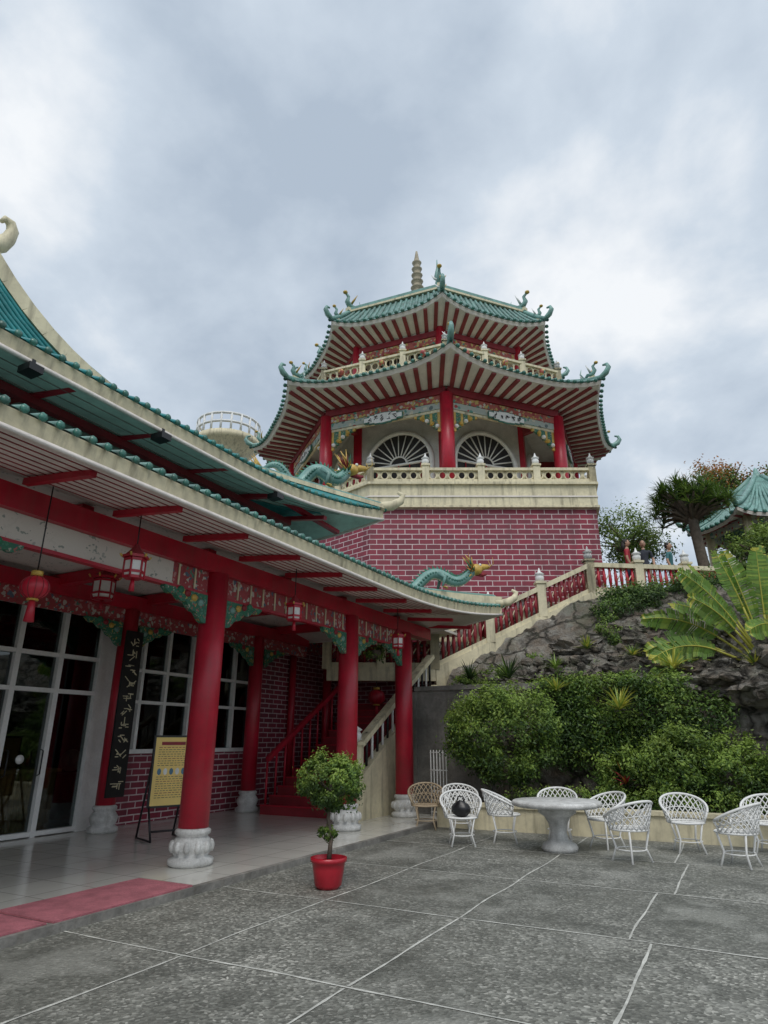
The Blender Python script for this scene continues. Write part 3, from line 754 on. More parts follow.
for k in range(30):
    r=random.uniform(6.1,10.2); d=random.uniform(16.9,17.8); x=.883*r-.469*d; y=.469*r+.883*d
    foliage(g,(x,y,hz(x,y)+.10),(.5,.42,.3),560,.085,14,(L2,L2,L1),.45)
for k in range(14):
    r=random.uniform(1.6,6.2); d=lerp(15.7,16.9,random.random()); x=.883*r-.469*d; y=.469*r+.883*d
    foliage(g,(x,y,hz(x,y)+.10),(.3,.28,.2),330,.075,10,(L2,L1,L3),.45)
for k in range(16):
    x=random.uniform(-4.6,1.5); y=random.uniform(14.6,15.9); foliage(g,(x,y,hz(x,y)+.1),(.24,.22,.17),260,.065,8,(L2,L1,L3),.45)
g.out('groundcover_shrubs')
def spiky(x,y,z,n,L,mats,name='spiky_bromeliad',w=.05):
    g=G(); rosette(g,(x,y,z),n,L,w,mats,.25,.7); g.out(name)
spiky(-2.05,13.6,2.1,60,.52,(LY,LY,L3)); spiky(-1.05,14.4,2.9,64,.52,(LY,LY,L3)); spiky(-3.3,13.8,2.5,40,.42,(LY,L3,L3)); spiky(-4.5,14.5,2.85,60,.6,(L2,LD,L1),w=.06); spiky(-3.6,15.2,3.1,40,.4,(L3,L1))
spiky(-2.0,13.0,.8,26,.42,(REDD,LO,L2),'cordyline_plant',.06); spiky(.8,13.1,.9,26,.5,(REDD,L1,L2),'cordyline_plant',.07)
spiky(-5.6,14.9,2.9,50,.5,(L2,LD,L1),w=.05); spiky(-1.9,15.3,3.3,40,.35,(L3,LY,L1)); spiky(.4,14.6,2.9,40,.4,(L3,LY,L1)); spiky(-3.0,16.0,3.6,40,.35,(L3,LY,L1)); spiky(-1.5,16.4,4.0,40,.35,(L2,L3,L1))

def palm(name,base,ang0,ang1,n,pet,bl,yawp,seed,sagk=1,wk=.26):
    random.seed(seed); g=G(); b=Vector(base); R=Vector((math.cos(yawp),math.sin(yawp),0)); Fd=Vector((-R.y,R.x,0))
    g.tube([b+Vector((0,0,-.9)),b+Vector((0,0,.1)),b+Vector((0,0,.4))],[.2,.2,.14],BARK,9)
    for i in range(n):
        t=i/(n-1); a=lerp(ang0,ang1,t)+random.uniform(-.06,.06); P=pet*random.uniform(.8,1.1); B=bl*random.uniform(.8,1.15)
        d=R*math.sin(a)+Vector((0,0,math.cos(a)))+Fd*random.uniform(-.18,.18)
        pts=[b.copy()]; dd=d.normalized(); sag=(.05+.16*abs(math.sin(a)))*sagk
        for k in range(6): dd=(dd+Vector((0,0,-sag*.12))).normalized(); pts.append(pts[-1]+dd*P/6)
        g.tube(pts,[.045-.004*k for k in range(7)],LY,6)
        q=pts[-1]; rib=[q]; dirs=[dd]; nk=34
        for k in range(nk): dd=(dd+Vector((0,0,-sag*.20))).normalized(); q=q+dd*B/nk; rib.append(q); dirs.append(dd)
        g.tube(rib,[.02*(1-k/(nk+5)) for k in range(nk+1)],LY,5)
        roll=random.uniform(-.9,.9); slit=0
        for side in (1,-1):
            for k in range(nk):
                u=(k+.5)/nk; w=wk*math.sin(PI*min(1,u*.90+.08))**.55
                dv=dirs[k]; nrm=Fd-dv*Fd.dot(dv); nrm.normalize(); nrm.rotate(Matrix.Rotation(roll,3,dv)); sd=dv.cross(nrm)*side
                lift=nrm*.10
                if random.random()<.45: slit=random.uniform(-.2,.28)
                p0=rib[k];p1=rib[k+1]; p1=p0+(p1-p0)*(.7 if random.random()<.35 else 1.0)
                dr=Vector((0,0,w*(.15+slit)))
                e0=p0+sd*w+dv*w*(.35+slit*.4)+lift*w*2-dr; e1=p1+sd*w*.99+dv*w*(.35+slit*.4)+lift*w*2-dr
                m0=(p0+e0)/2+nrm*.03; m1=(p1+e1)/2+nrm*.03
                g.add([p0,p1,m1,m0,e1,e0],[(0,1,2,3),(3,2,4,5)],random.choice((LB,LB,L1,L3)) if u<.85 else random.choice((LB,L3,LY)))
    g.out(name)
palm('travellers_palm',(.72,16.0,2.85),-1.25,1.2,21,1.35,1.45,math.radians(28),3,.75)
palm('travellers_palm',(1.9,16.8,3.0),-.9,1.3,11,1.1,1.3,math.radians(60),5)
random.seed(11)
def rd(r,d): return (.883*r-.469*d,.469*r+.883*d)
g=G(); x,y=rd(12.2,24); 
b=Vector((x,y,5.3)); top=Vector((x,y,10.0))
g.tube([b,b.lerp(top,.5)+Vector((.15,0,0)),top],[.28,.22,.2],BARK,8)
for k in range(90):
    a=random.uniform(0,6.28); e=random.uniform(-.25,1.35); d=Vector((math.cos(a)*math.cos(e)*1.7,math.sin(a)*math.cos(e)*1.7,math.sin(e)*1.25+.15))
    q=top+d*random.uniform(.5,1.0); g.tube([top-Vector((0,0,.3)),(top+q)/2,q],[.08,.05,.035],BARK,5)
    rosette(g,q,34,.6,.055,(L2,L1,L1 if k%2 else LD,L1 if k%3 else L3),.15,.9)
g.out('dragon_tree')
def tree(name,r,d,z0,zc,rad,n,mats,nc=70,ls=.16):
    g=G(); x,y=rd(r,d); b=Vector((x,y,z0)); t=Vector((x,y,zc-rad[2]*.3))
    g.tube([b,b.lerp(t,.5)+Vector((.2,.1,0)),t],[.3,.22,.15],BARK,8)
    for k in range(12):
        a=random.uniform(0,6.28); q=t+Vector((rad[0]*.7*math.cos(a),rad[1]*.7*math.sin(a),rad[2]*random.uniform(0,.9))); g.tube([t-Vector((0,0,.5)),(t+q)/2+Vector((0,0,.1)),q],[.1,.06,.02],BARK,5)
    foliage(g,(x,y,zc),rad,n,ls,nc,mats,.26,.35); g.out(name)
tree('garden_tree',11.0,27.5,5.3,9.9,(1.9,1.8,1.5),8000,(L2,L1,L3),ls=.13)
tree('flowering_tree',21.2,37,5.3,16.2,(3.0,3,1.6),9000,(L2,L1,LO),ls=.2)
tree('garden_tree',17.5,30,5.3,8.6,(3.5,2,2.0),7000,(L2,L1,L3))
tree('garden_tree',13.4,22.0,5.3,7.9,(1.3,1.2,1.0),5500,(L2,L1,L3),ls=.12)
tree('garden_tree',14.9,22.6,5.3,8.3,(1.3,1.2,1.0),5500,(L2,L1,L3),ls=.12)

# ================================================================== PAGODA
pag=empty('pagoda_temple')
C=(2.3,27.3); A0=-PI/2
g=G()
plat=[(-.45,19),(6.7,19),(8.9,28),(8.0,36),(-3,36),(-6.4,31),(-4.9,23.45)]
g.prism(plat,3.5,8.5,BRICKF); 
def off(p,o): 
    cx,cy=2.0,27.5; L=math.hypot(p[0]-cx,p[1]-cy); return (cx+(p[0]-cx)*(1+o/L),cy+(p[1]-cy)*(1+o/L))
g.prism([off(p,.10) for p in plat],8.5,9.2,CREAM); g.prism([off(p,.2) for p in plat],9.2,9.28,CREAM); g.prism([off(p,.16) for p in plat],8.43,8.5,CREAM)
g.prism([off(p,.13) for p in plat],8.78,8.83,OFFW)
g.out('brick_platform',RM,pag)
g=G()
pp=[off(p,-.02) for p in plat]
def circbal(a,b,z,h,n):
    a=Vector((a[0],a[1],z));b=Vector((b[0],b[1],z)); up=Vector((0,0,1)); L=(b-a).length; u=(b-a).normalized()
    for i in range(n+1):
        p=a.lerp(b,i/n); post(g,p.x,p.y,z,h+.08,CREAM,.22)
    g.beam(a+up*(h-.04),b+up*(h-.04),.2,.09,CREAM); g.beam(a+up*.07,b+up*.07,.14,.14,CREAM)
    m=int(L/.3); R=(h-.23)/2
    for i in range(m):
        c=a.lerp(b,(i+.5)/m)+up*(.14+R)
        g.tube([c+u*(R*.85*math.cos(q*PI/5))+up*(R*math.sin(q*PI/5)) for q in range(10)],.035,CREAM,5,closed=True)
        g.tube([c+u*.15+up*-R,c+u*.15+up*R],.035,CREAM,4)
circbal(pp[0],pp[1],9.28,.52,4); circbal(pp[6],pp[0],9.28,.52,4); circbal(pp[5],pp[6],9.28,.52,5); circbal(pp[1],pp[2],9.28,.52,6)
g.out('platform_balustrade',RM,pag)
def cor(k,R): a=A0+k*PI/4; return (C[0]+R*math.cos(a),C[1]+R*math.sin(a))
g=G()
for k in range(8):
    x,y=cor(k,6.45)
    g.lathe((x,y,9.0),[(.4,0),(.42,.1),(.32,.2),(.36,.35),(.28,.4)],STONEW,14); g.lathe((x,y,9.0),[(.25,.4),(.25,4.6)],RED,16)
    x2,y2=cor(k+1,6.45); 
    g.beam((x,y,13.72),(x2,y2,13.72),.3,.28,REDD); g.beam((x,y,13.42),(x2,y2,13.42),.2,.28,CARV); g.beam((x,y,13.14),(x2,y2,13.14),.16,.26,FRIEZE)
    g.beam((x,y,12.95),(x2,y2,12.95),.1,.1,CREAM)
    mx,my=(x+x2)/2,(y+y2)/2; dx,dy=(x2-x),(y2-y); L=math.hypot(dx,dy); ux,uy=dx/L,dy/L; nx,ny=uy,-ux
    for q in range(-3,4):
        hh=.40-.025*q*q
        g.obox((mx+ux*q*.22+nx*.16,my+uy*q*.22+ny*.16,13.05),(.222,.06,hh),WHITE,rz=math.atan2(uy,ux))
        g.obox((mx+ux*q*.22+nx*.14,my+uy*q*.22+ny*.14,13.05),(.26,.06,hh+.08),TEAL,rz=math.atan2(uy,ux))
    for q in (-2,-1,0,1,2):
        for w in range(5): g.obox((mx+ux*(q*.27+random.uniform(-.07,.07))+nx*.195,my+uy*(q*.27+random.uniform(-.07,.07))+ny*.195,13.05+random.uniform(-.1,.1)),(random.uniform(.05,.16),.012,.03),BLACK,rz=math.atan2(uy,ux),ry=random.choice((0,.8,-.8,1.57)))
    for sd in (0,1):
        bx,by=(x,y) if sd==0 else (x2,y2); sg=1 if sd==0 else -1
        for q in range(10):
            hh=.70*(1-q/10)**1.5+.07
            g.obox((bx+ux*sg*(.3+.1*q),by+uy*sg*(.3+.1*q),12.9-hh/2),(.101,.08,hh),BRK if q%3 else GOLD,rz=math.atan2(uy,ux))
        for q in range(4): g.ball((bx+ux*sg*(.35+.2*q)+nx*.06,by+uy*sg*(.35+.2*q)+ny*.06,12.75-.14*(3-q)),(.09,.09,.08),GOLD if q%2 else WHITE,7,5)
g.out('pavilion_columns',RM,pag)
g=G()
INW=simple('grey_white_wall',(.62,.62,.59),.7,.15)
for k in range(8):
    x,y=cor(k,4.7);x2,y2=cor(k+1,4.7); dx,dy=x2-x,y2-y;L=math.hypot(dx,dy);ux,uy=dx/L,dy/L;nx,ny=uy,-ux
    mx,my=(x+x2)/2,(y+y2)/2; rz=math.atan2(uy,ux)
    g.obox((mx,my,11.4),(L,.2,4.8),INW,rz=rz)
    g.obox((x,y,11.4),(.35,.35,4.8),RED,rz=rz)
    def Q(u,z,o): return (mx+ux*u+nx*o,my+uy*u+ny*o,z)
    R=1.38; zc=11.75; n=16
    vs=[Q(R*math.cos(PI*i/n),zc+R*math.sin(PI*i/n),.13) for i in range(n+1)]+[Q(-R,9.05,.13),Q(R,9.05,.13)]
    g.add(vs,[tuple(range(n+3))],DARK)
    g.tube([Q(R,9.05,.16)]+[Q(R*math.cos(PI*i/n),zc+R*math.sin(PI*i/n),.16) for i in range(n+1)]+[Q(-R,9.05,.16)],.10,WHITE,5)
    g.tube([Q(.35*math.cos(PI*i/8),zc+.35*math.sin(PI*i/8),.16) for i in range(9)],.04,WHITE,5)
    for i in range(1,12):
        a=PI*i/12; g.tube([Q(.35*math.cos(a),zc+.35*math.sin(a),.16),Q(R*math.cos(a),zc+R*math.sin(a),.16)],.03,WHITE,4)
    g.tube([Q(-R,zc,.16),Q(R,zc,.16)],.06,WHITE,5)
    for i in range(1,6): g.tube([Q(-R+2*R*i/6,9.05,.16),Q(-R+2*R*i/6,zc,.16)],.03,RED,4)
    g.beam(cor(k,4.7)+(13.55,),cor(k,6.45)+(13.55,),.2,.3,REDD)
    g.add([cor(k,4.6)+(13.82,),cor(k+1,4.6)+(13.82,),cor(k+1,6.6)+(13.82,),cor(k,6.6)+(13.82,)],[(0,1,2,3)],INW)
g.out('pavilion_walls',RM,pag)
g=G()
poly_roof(g,C,8,A0,8.15,14.12,6.9,14.95,.38,6.6,13.88,nraf=12,sp=.27,rr=.085)
g.prism([cor(k,6.95) for k in range(8)],14.72,15.0,CREAM)
g.out('lower_pagoda_roof',RM,pag)
g=G()
for k in range(8):
    a=cor(k,6.7);b=cor(k+1,6.7); circbal(a,b,15.0,.6,3)
    for t in (.17,.5,.83):
        p=vl(a+(15.35,),b+(15.35,),t); d=Vector((p[0]-C[0],p[1]-C[1],0)).normalized(); g.ball((p[0]+d.x*.12,p[1]+d.y*.12,p[2]),(.13,.13,.13),CARV,8,6)
g.out('upper_balcony_balustrade',RM,pag)
g=G()
for k in range(8):
    x,y=cor(k,4.9); g.lathe((x,y,15),[(.18,0),(.18,3)],RED,12)
    a=cor(k,4.9);b=cor(k+1,4.9); g.beam(a+(17.35,),b+(17.35,),.2,.25,REDD)
    g.beam(a+(17.05,),b+(17.05,),.12,.30,CARV)
    a=cor(k,4.0);b=cor(k+1,4.0); mx,my=(a[0]+b[0])/2,(a[1]+b[1])/2; rz=math.atan2(b[1]-a[1],b[0]-a[0]); L=math.dist(a,b)
    g.obox((mx,my,16.2),(L,.15,2.6),INW,rz=rz); 
    ux,uy=math.cos(rz),math.sin(rz); nx,ny=uy,-ux
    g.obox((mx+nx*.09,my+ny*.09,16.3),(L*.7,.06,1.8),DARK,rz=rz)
    for q in range(-3,4): g.obox((mx+nx*.13+ux*q*L*.1,my+ny*.13+uy*q*L*.1,16.3),(.06,.04,1.8),WHITE,rz=rz)
g.prism([cor(k,4.95) for k in range(8)],17.45,17.6,OFFW)
g.out('upper_storey',RM,pag)
g=G()
poly_roof(g,C,8,A0,6.15,17.95,5.25,19.25,.3,4.95,17.55,nraf=10,sp=.27,curve=1.15,finial=True,rr=.08)
for k in range(8):
    x,y=cor(k,5.3); d=Vector((x-C[0],y-C[1],0)).normalized(); guardian(g,Vector((x,y,19.3)),d,.8)
    a=cor(k,5.3);b=cor(k+1,5.3); g.beam(a+(19.34,),b+(19.34,),.25,.16,TEALL); g.beam(a+(19.22,),b+(19.22,),.3,.09,CREAM)
    g.add([cor(k,5.25)+(19.3,),cor(k+1,5.25)+(19.3,),(C[0],C[1],21.9)],[(0,1,2)],TEALP)
    for q in range(14):
        t=q/14; p=vl(a+(19.35,),b+(19.35,),t); g.tube([p,(C[0],C[1],21.93)],[.07,.02],TEALP,4)
sx,sy=1.72,27.3
SPM=simple('spire_stone',(.42,.37,.27),.7,.25,5,.5,.4,streak=.4)
pr=[(.42,0),(.5,.12)]
for k in range(9):
    r=.42-.022*k; z=.2+k*.40; pr+=[(r*.72,z),(r*.95,z+.1),(r*1.05,z+.16),(r*.65,z+.26)]
pr+=[(.12,3.85),(.05,4.3)]
g.lathe((sx,sy,21.6),pr,SPM,12)
g.lathe((sx+.95,26.2,21.6),[(.2,0),(.12,.4),(.22,.9),(.1,1.5),(.16,1.8),(.05,2.3),(.02,2.8)],TEALL,8)
g.out('upper_pagoda_roof',RM,pag)

# outdoor stairway
st=empty('hill_stairway')
g=G()
S0=Vector((1.35,17.35,3.35)); S1=Vector((6.05,18.35,5.62))
def panel(a,b,lo,th,mat):
    a=Vector(a);b=Vector(b); d=(b-a); n=Vector((d.y,-d.x,0)).normalized()*th/2
    vs=[a-n,b-n,b-n-Vector((0,0,lo)),a-n-Vector((0,0,lo)),a+n,b+n,b+n-Vector((0,0,lo)),a+n-Vector((0,0,lo))]
    g.add(vs,[(0,1,2,3),(7,6,5,4),(4,5,1,0),(1,5,6,2),(2,6,7,3),(3,7,4,0)],mat)
panel(S0,S1,.6,.22,CREAM)
balus(g,S0,S1,.85,3,REDD)
off2=Vector((-.3,1.25,0))
for k in range(15):
    t=k/15; p=S0.lerp(S1,t)+off2*.5; g.obox((p.x+.15,p.y,p.z+.02),(.36,1.2,.16),CREAM,rz=.21)
P0=Vector((6.05,18.35,5.62)); P1=Vector((10.6,18.9,5.62))
panel(P0,P1,.35,.25,CREAM); balus(g,P0,P1,.85,3,RED)
g.prism([(6.05,18.4),(13,19.3),(13,26),(6.9,26),(6.75,19.0)],5.2,5.6,CONC)
Q0=Vector((1.35,17.35,3.35)); Q1=Vector((-1.5,17.2,3.35))
panel(Q1,Q0,.35,.22,CREAM); balus(g,Q1,Q0,.85,2,REDD)
balus(g,Vector((1.3,17.9,4.1)),Vector((3.9,18.1,4.15)),.8,2,REDD); 
g.out('stairs_and_railings',RM,st)

gz=empty('garden_gazebo'); g=G(); GC=(16.7,26.5)
poly_roof(g,GC,6,-PI/2+.2,3.1,10.15,.25,12.5,.35,2.3,10.3,nraf=7,sp=.3,curve=1.3,finial=False,mt=TEALL)
g.lathe((GC[0],GC[1],12.4),[(.3,0),(.25,.1),(.32,.2),(.15,.35),(.08,.6),(.01,.7)],TEALL,10)
g.out('gazebo_roof',RM,gz)
g=G()
for k in range(6):
    a=-PI/2+.2+k*PI/3; g.lathe((GC[0]+2.3*math.cos(a),GC[1]+2.3*math.sin(a),5.4),[(.18,0),(.18,4.9)],CREAM,12)
    b_=a+PI/3; g.beam((GC[0]+2.3*math.cos(a),GC[1]+2.3*math.sin(a),10.1),(GC[0]+2.3*math.cos(b_),GC[1]+2.3*math.sin(b_),10.1),.2,.35,FRIEZE)
g.prism([(GC[0]+3*math.cos(q*PI/3),GC[1]+3*math.sin(q*PI/3)) for q in range(6)],5.2,5.45,CONC)
g.out('gazebo_posts',RM,gz)

g=G(); lc=(-9.7,36); dz=-.75
g.lathe((lc[0],lc[1],5),[(1.2,0),(1.2,13.5+dz),(1.9,14.3+dz),(2.0,14.4+dz),(2.0,14.7+dz),(.1,14.7+dz)],CREAM,20)
for k in range(20):
    a=k*PI/10; g.tube([(lc[0]+1.9*math.cos(a),lc[1]+1.9*math.sin(a),19.7+dz),(lc[0]+1.9*math.cos(a),lc[1]+1.9*math.sin(a),20.8+dz)],.075,WHITE,5)
for z in (20.25+dz,20.8+dz): g.tube([(lc[0]+1.9*math.cos(k*PI/12),lc[1]+1.9*math.sin(k*PI/12),z) for k in range(24)],.085,WHITE,5,closed=True)
g.out('lookout_tower',RM)

# ================================================================== DRAGONS
def dragon(name,a,b,s=1.0,amp=.2,R=.105):
    g=G(); a=Vector(a);b=Vector(b); u=(b-a); L=u.length; u.normalize(); up=Vector((0,0,1)); sd=u.cross(up).normalized()
    n=44; pts=[];rad=[]
    for i in range(n+1):
        t=i/n
        z=amp*math.sin(t*PI*3.6+.6)*(.4+.6*math.sin(PI*min(1,t*1.1)))+ (max(0,t-.75)/.25)**1.5*.30*s
        w=.1*math.sin(t*PI*3)
        pts.append(a+u*L*t+up*z+sd*w); rad.append(R*(.25+.75*min(1,t*3))*(1-.25*max(0,(t-.8)/.2)))
    g.tube(pts,rad,TEALL,10)
    for i in range(3,n,1):
        d=(pts[i+1]-pts[i-1]).normalized(); nn=(up-d*up.dot(d)).normalized(); p=pts[i]+nn*rad[i]*.85
        g.add([p-d*.05,p+d*.04,p+nn*rad[i]*.75-d*.06],[(0,1,2)],TEAL if i%2 else GREEN)
        q=pts[i]-nn*rad[i]*.55; g.ball(q,(rad[i]*.62,rad[i]*.62,rad[i]*.5),CREAM,6,4)
        for s2 in (-1,1): g.ball(pts[i]+sd*s2*rad[i]*.8,(rad[i]*.35,rad[i]*.35,rad[i]*.3),TEAL,5,4)
    for t in (.32,.66):
        for s2 in (-1,1):
            i=int(t*n); p=pts[i]+sd*s2*R*.7
            k1=p+sd*s2*.12+u*.12-up*.12; k2=k1-u*.06-up*.22
            g.tube([p,k1,k2],[.06,.045,.03],TEALL,6)
            for q in (-1,0,1): g.tube([k2,k2+u*.09+sd*q*.05-up*.03,k2+u*.12+sd*q*.06-up*.07],[.02,.015,.003],GOLD,4)
    for q in range(5):
        d=(-u+up*(.2+.35*(q-1))).normalized(); g.tube([pts[0],pts[0]+d*.15,pts[0]+d*.3+up*.05],[.03,.03,.004],GOLD,4)
    h=pts[-1]; f=(u*1.0+up*.1).normalized()
    g.ball(h+f*.08,(.13*s,.13*s,.12*s),GOLD,10,8)
    g.tube([h+f*.1+up*.02,h+f*.25+up*.05,h+f*.40+up*.05],[.09*s,.07*s,.045*s],GOLD,8); g.tube([h+f*.08-up*.08,h+f*.24-up*.14,h+f*.34-up*.13],[.06*s,.045*s,.025*s],REDD,7)
    for s2 in (-1,1):
        g.ball(h+f*.16+up*.1+sd*s2*.07,.032*s,WHITE,6,5); g.ball(h+f*.185+up*.11+sd*s2*.075,.016*s,BLACK,6,5)
        g.tube([h+up*.1+sd*s2*.06,h-f*.12+up*.24+sd*s2*.1,h-f*.22+up*.38+sd*s2*.1],[.03,.022,.006],GOLD,5)
        g.tube([h+f*.38+sd*s2*.04,h+f*.5+up*.1+sd*s2*.1,h+f*.46+up*.25+sd*s2*.15],[.012,.01,.004],GOLD,4)
    for q in range(40):
        aa=random.uniform(-2.6,2.6); d=(up*math.cos(aa)+sd*math.sin(aa)-f*random.uniform(.1,1)).normalized(); l=random.uniform(.9,1.7)
        g.tube([h-f*.02,h+d*.15*l,h+d*.27*l+up*.05],[.03,.02,.003],random.choice((GOLD,GOLD,LO,REDD,GREEN)),4)
    g.out(name)
dragon('dragon_sculpture',(-7.15,12.55,4.98),(-5.15,14.25,5.10),1.2,.24,.13)
dragon('dragon_sculpture',(-7.3,8.8,6.35),(-6.25,10.2,6.42),1.1,.22,.13)

# ================================================================== PEOPLE
def person(name,loc,face,shirt,pants,H=1.68,pose='stand',hairlong=False,M=ID):
    P=[('pel',(0,0,.92),.125),('sp1',(0,0,1.10),.11),('ch',(0,0,1.30),.14),('nk',(0,.0,1.47),.055),('nk2',(0,-.01,1.56),.05)]
    st_=.10 if pose=='walk' else .0
    legs=lambda s:[((.09*s,0,.88),.095),((.10*s,-.02,.50),.065),((.10*s,s*st_+.02,.25),.055),((.10*s,s*st_*1.6+.03,.08),.04),((.11*s,s*st_*1.6-.10,.04),.038)]
    arms=lambda s:[((.18*s,0,1.41),.06),((.25*s,.02,1.14),.042),((.25*s,-.06-.08*(s>0),.93),.032),((.245*s,-.10-.1*(s>0),.85),.026)]
    hz_=1.66
    vs=[];es=[];rs=[]
    for i,(n_,p,r) in enumerate(P):
        vs.append(p);rs.append(r)
        if i: es.append((i-1,i))
    hands=[]
    for s in (-1,1):
        prev=0
        for p,r in legs(s): vs.append(p);rs.append(r);es.append((prev,len(vs)-1));prev=len(vs)-1
        prev=2
        for p,r in arms(s): vs.append(p);rs.append(r);es.append((prev,len(vs)-1));prev=len(vs)-1
        hands.append((s,vs[-2],vs[-1]))
    me=bpy.data.meshes.new('tmp'); me.from_pydata(vs,es,[]); o=bpy.data.objects.new('tmp',me); bpy.context.scene.collection.objects.link(o)
    md=o.modifiers.new('s','SKIN')
    sv=me.skin_vertices[0].data
    for i,r in enumerate(rs): sv[i].radius=(r,r*(.72 if i in(1,2) else 1))
    for i in range(len(vs)): sv[i].use_root=(i==0)
    o.modifiers.new('u','SUBSURF').levels=2
    dg=bpy.context.evaluated_depsgraph_get(); dg.update(); ev=o.evaluated_get(dg).to_mesh()
    V=[v.co.copy() for v in ev.vertices]; F=[tuple(p.vertices) for p in ev.polygons]
    bpy.data.objects.remove(o)
    g=G(); waist=.98; neck=1.47
    g.v=[tuple(v) for v in V]
    for f in F:
        c=sum((V[i] for i in f),Vector())/len(f)
        armx=abs(c.x)>.205
        if c.z>neck: m=SKIN
        elif armx and c.z<(neck-.27): m=SKIN
        elif c.z<.085: m=BLACK
        elif c.z<waist and not armx: m=pants
        else: m=shirt
        g.f.append(list(f)); g.m.append(g.mi(m)); g.sm.append(True)
    g.ball((0,-.01,hz_),(.078,.098,.118),SKIN,14,10); g.ball((0,.018,hz_+.025),(.086,.098,.112),HAIR,14,10)
    if hairlong: g.tube([(0,.07,hz_+.03),(0,.09,hz_-.12),(0,.08,hz_-.25)],[.07,.075,.03],HAIR,8)
    g.tube([(0,-.10,hz_+.02),(0,-.122,hz_-.018),(0,-.10,hz_-.03)],[.008,.014,.008],SKIN,5)
    for s in (-1,1): g.ball((.032*s,-.098,hz_+.012),(.013,.008,.008),BLACK,6,4); g.ball((.08*s,.0,hz_-.005),(.012,.02,.03),SKIN,6,5)
    g.ball((0,-.097,hz_-.058),(.025,.008,.007),REDD,6,4)
    for s,w,h in hands:
        w=Vector(w);h=Vector(h); d=(h-w).normalized(); sdv=Vector((0,1,0)); pal=h+d*.03
        g.ball(pal,(.022,.034,.042),SKIN,8,6)
        for q,(o_,l) in enumerate(((-.026,.055),(-.009,.068),(.009,.064),(.025,.05))):
            b=pal+sdv*o_+d*.03; g.tube([b,b+d*l*.55-Vector((s*.006,0,0)),b+d*l-Vector((s*.02,0,0))],[.009,.008,.006],SKIN,5)
        b=pal-sdv*.03-d*.01; g.tube([b,b-sdv*.02+d*.025,b-sdv*.022+d*.05],[.011,.009,.007],SKIN,5)
    k=H/1.78
    return g.out(name,M@Matrix.Translation(loc)@Matrix.Rotation(face,4,'Z')@Matrix.Scale(k,4))
SR=simple('red_shirt',(.45,.03,.05),.8); SB=simple('dark_shirt',(.03,.035,.05),.8); ST=simple('teal_shirt',(.05,.18,.2),.8); JE=simple('jeans',(.04,.06,.12),.8); BE=simple('beige_shirt',(.45,.38,.3),.8)
person('visitor_in_red_shirt',(7.45,18.9,5.6),1.2,SR,JE,H=1.78,pose='walk',hairlong=True,M=RM)
person('visitor_in_dark_shirt',(8.0,19.0,5.6),-.4,SB,BE,H=1.78,M=RM)
person('visitor_in_teal_shirt',(8.85,19.15,5.6),.9,ST,SB,H=1.75,pose='walk',M=RM)

# ================================================================== LIGHT, WORLD, CAMERA
w=bpy.data.worlds.new('World'); bpy.context.scene.world=w; w.use_nodes=True; nt=w.node_tree
for n_ in list(nt.nodes): nt.nodes.remove(n_)
outw=N(nt,'ShaderNodeOutputWorld'); b1=N(nt,'ShaderNodeBackground'); b2=N(nt,'ShaderNodeBackground'); ms=N(nt,'ShaderNodeMixShader')
EL=math.radians(55); ROT=math.radians(150)
sk=N(nt,'ShaderNodeTexSky'); sk.sky_type='NISHITA'; sk.sun_disc=False; sk.sun_elevation=EL; sk.sun_rotation=ROT
nt.links.new(sk.outputs[0],b1.inputs[0]); b1.inputs[1].default_value=.10
tc=N(nt,'ShaderNodeTexCoord'); sx_=N(nt,'ShaderNodeSeparateXYZ'); nt.links.new(tc.outputs['Generated'],sx_.inputs[0])
az=N(nt,'ShaderNodeMath',operation='MAXIMUM'); nt.links.new(sx_.outputs[2],az.inputs[0]); az.inputs[1].default_value=0
ad=N(nt,'ShaderNodeMath',operation='ADD'); nt.links.new(az.outputs[0],ad.inputs[0]); ad.inputs[1].default_value=.4
dx=N(nt,'ShaderNodeMath',operation='DIVIDE'); nt.links.new(sx_.outputs[0],dx.inputs[0]); nt.links.new(ad.outputs[0],dx.inputs[1])
dy=N(nt,'ShaderNodeMath',operation='DIVIDE'); nt.links.new(sx_.outputs[1],dy.inputs[0]); nt.links.new(ad.outputs[0],dy.inputs[1])
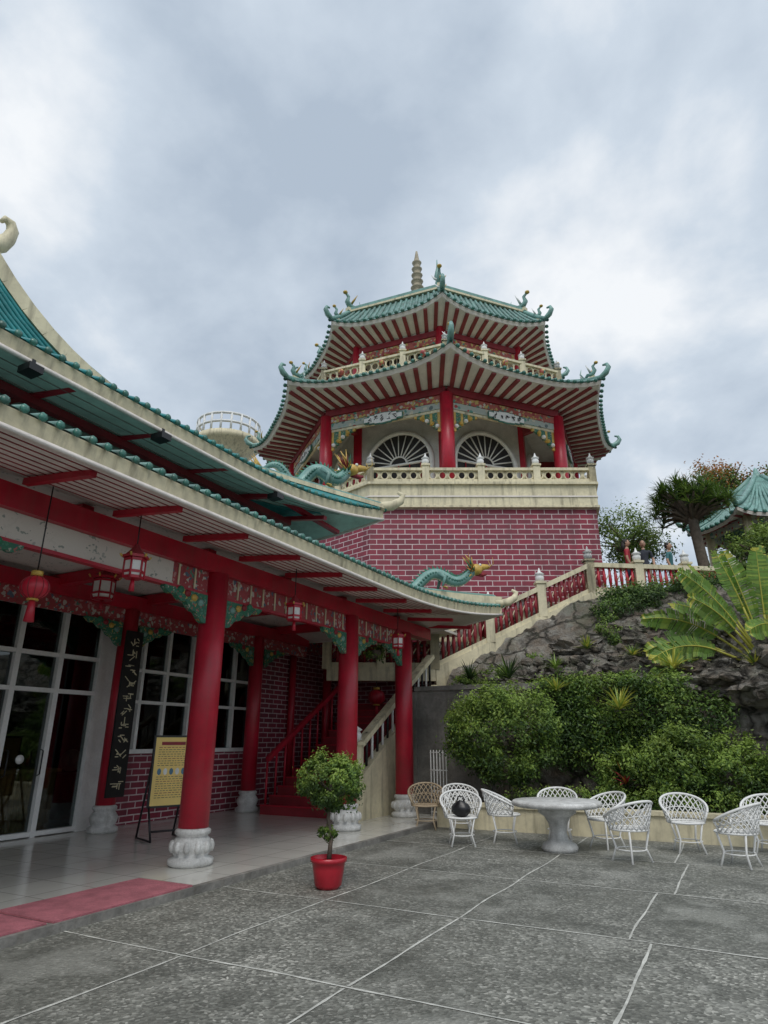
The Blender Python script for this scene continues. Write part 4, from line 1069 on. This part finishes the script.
cb=N(nt,'ShaderNodeCombineXYZ'); nt.links.new(dx.outputs[0],cb.inputs[0]); nt.links.new(dy.outputs[0],cb.inputs[1]); cb.inputs[2].default_value=4.3
n1=N(nt,'ShaderNodeTexNoise'); n1.inputs['Scale'].default_value=2.9; n1.inputs['Detail'].default_value=10; n1.inputs['Roughness'].default_value=.54; n1.inputs['Distortion'].default_value=.1
nt.links.new(cb.outputs[0],n1.inputs['Vector'])
cr=N(nt,'ShaderNodeValToRGB'); e=cr.color_ramp.elements
e[0].position=.33; e[0].color=(.42,.495,.59,1); e[1].position=.66; e[1].color=(.87,.895,.92,1)
q=e.new(.5); q.color=(.585,.66,.745,1)
nt.links.new(n1.outputs['Fac'],cr.inputs[0])
gr=N(nt,'ShaderNodeMapRange'); nt.links.new(sx_.outputs[2],gr.inputs[0]); gr.inputs[1].default_value=.0; gr.inputs[2].default_value=1; gr.inputs[3].default_value=1.08; gr.inputs[4].default_value=1.15
nt.links.new(cr.outputs[0],b2.inputs[0]); nt.links.new(gr.outputs[0],b2.inputs[1])
ms.inputs[0].default_value=.92; nt.links.new(b1.outputs[0],ms.inputs[1]); nt.links.new(b2.outputs[0],ms.inputs[2]); nt.links.new(ms.outputs[0],outw.inputs[0])
sl=bpy.data.lights.new('sun','SUN'); sl.energy=1.5; sl.angle=math.radians(28); sl.color=(1,.96,.90)
so=bpy.data.objects.new('sun',sl); bpy.context.scene.collection.objects.link(so)
sd_=Vector((math.sin(ROT)*math.cos(EL),math.cos(ROT)*math.cos(EL),math.sin(EL)))
so.rotation_euler=sd_.to_track_quat('Z','Y').to_euler()
cam=bpy.data.cameras.new('camera'); co=bpy.data.objects.new('camera',cam); bpy.context.scene.collection.objects.link(co)
cam.sensor_fit='VERTICAL'; cam.sensor_height=24; cam.lens=15.0; cam.clip_end=1000
co.location=(0,0,1.55); co.rotation_euler=(math.radians(90+19.6),0,YAW)
sc=bpy.context.scene; sc.camera=co
sc.view_settings.view_transform='Standard'; sc.view_settings.look='None'; sc.view_settings.exposure=0
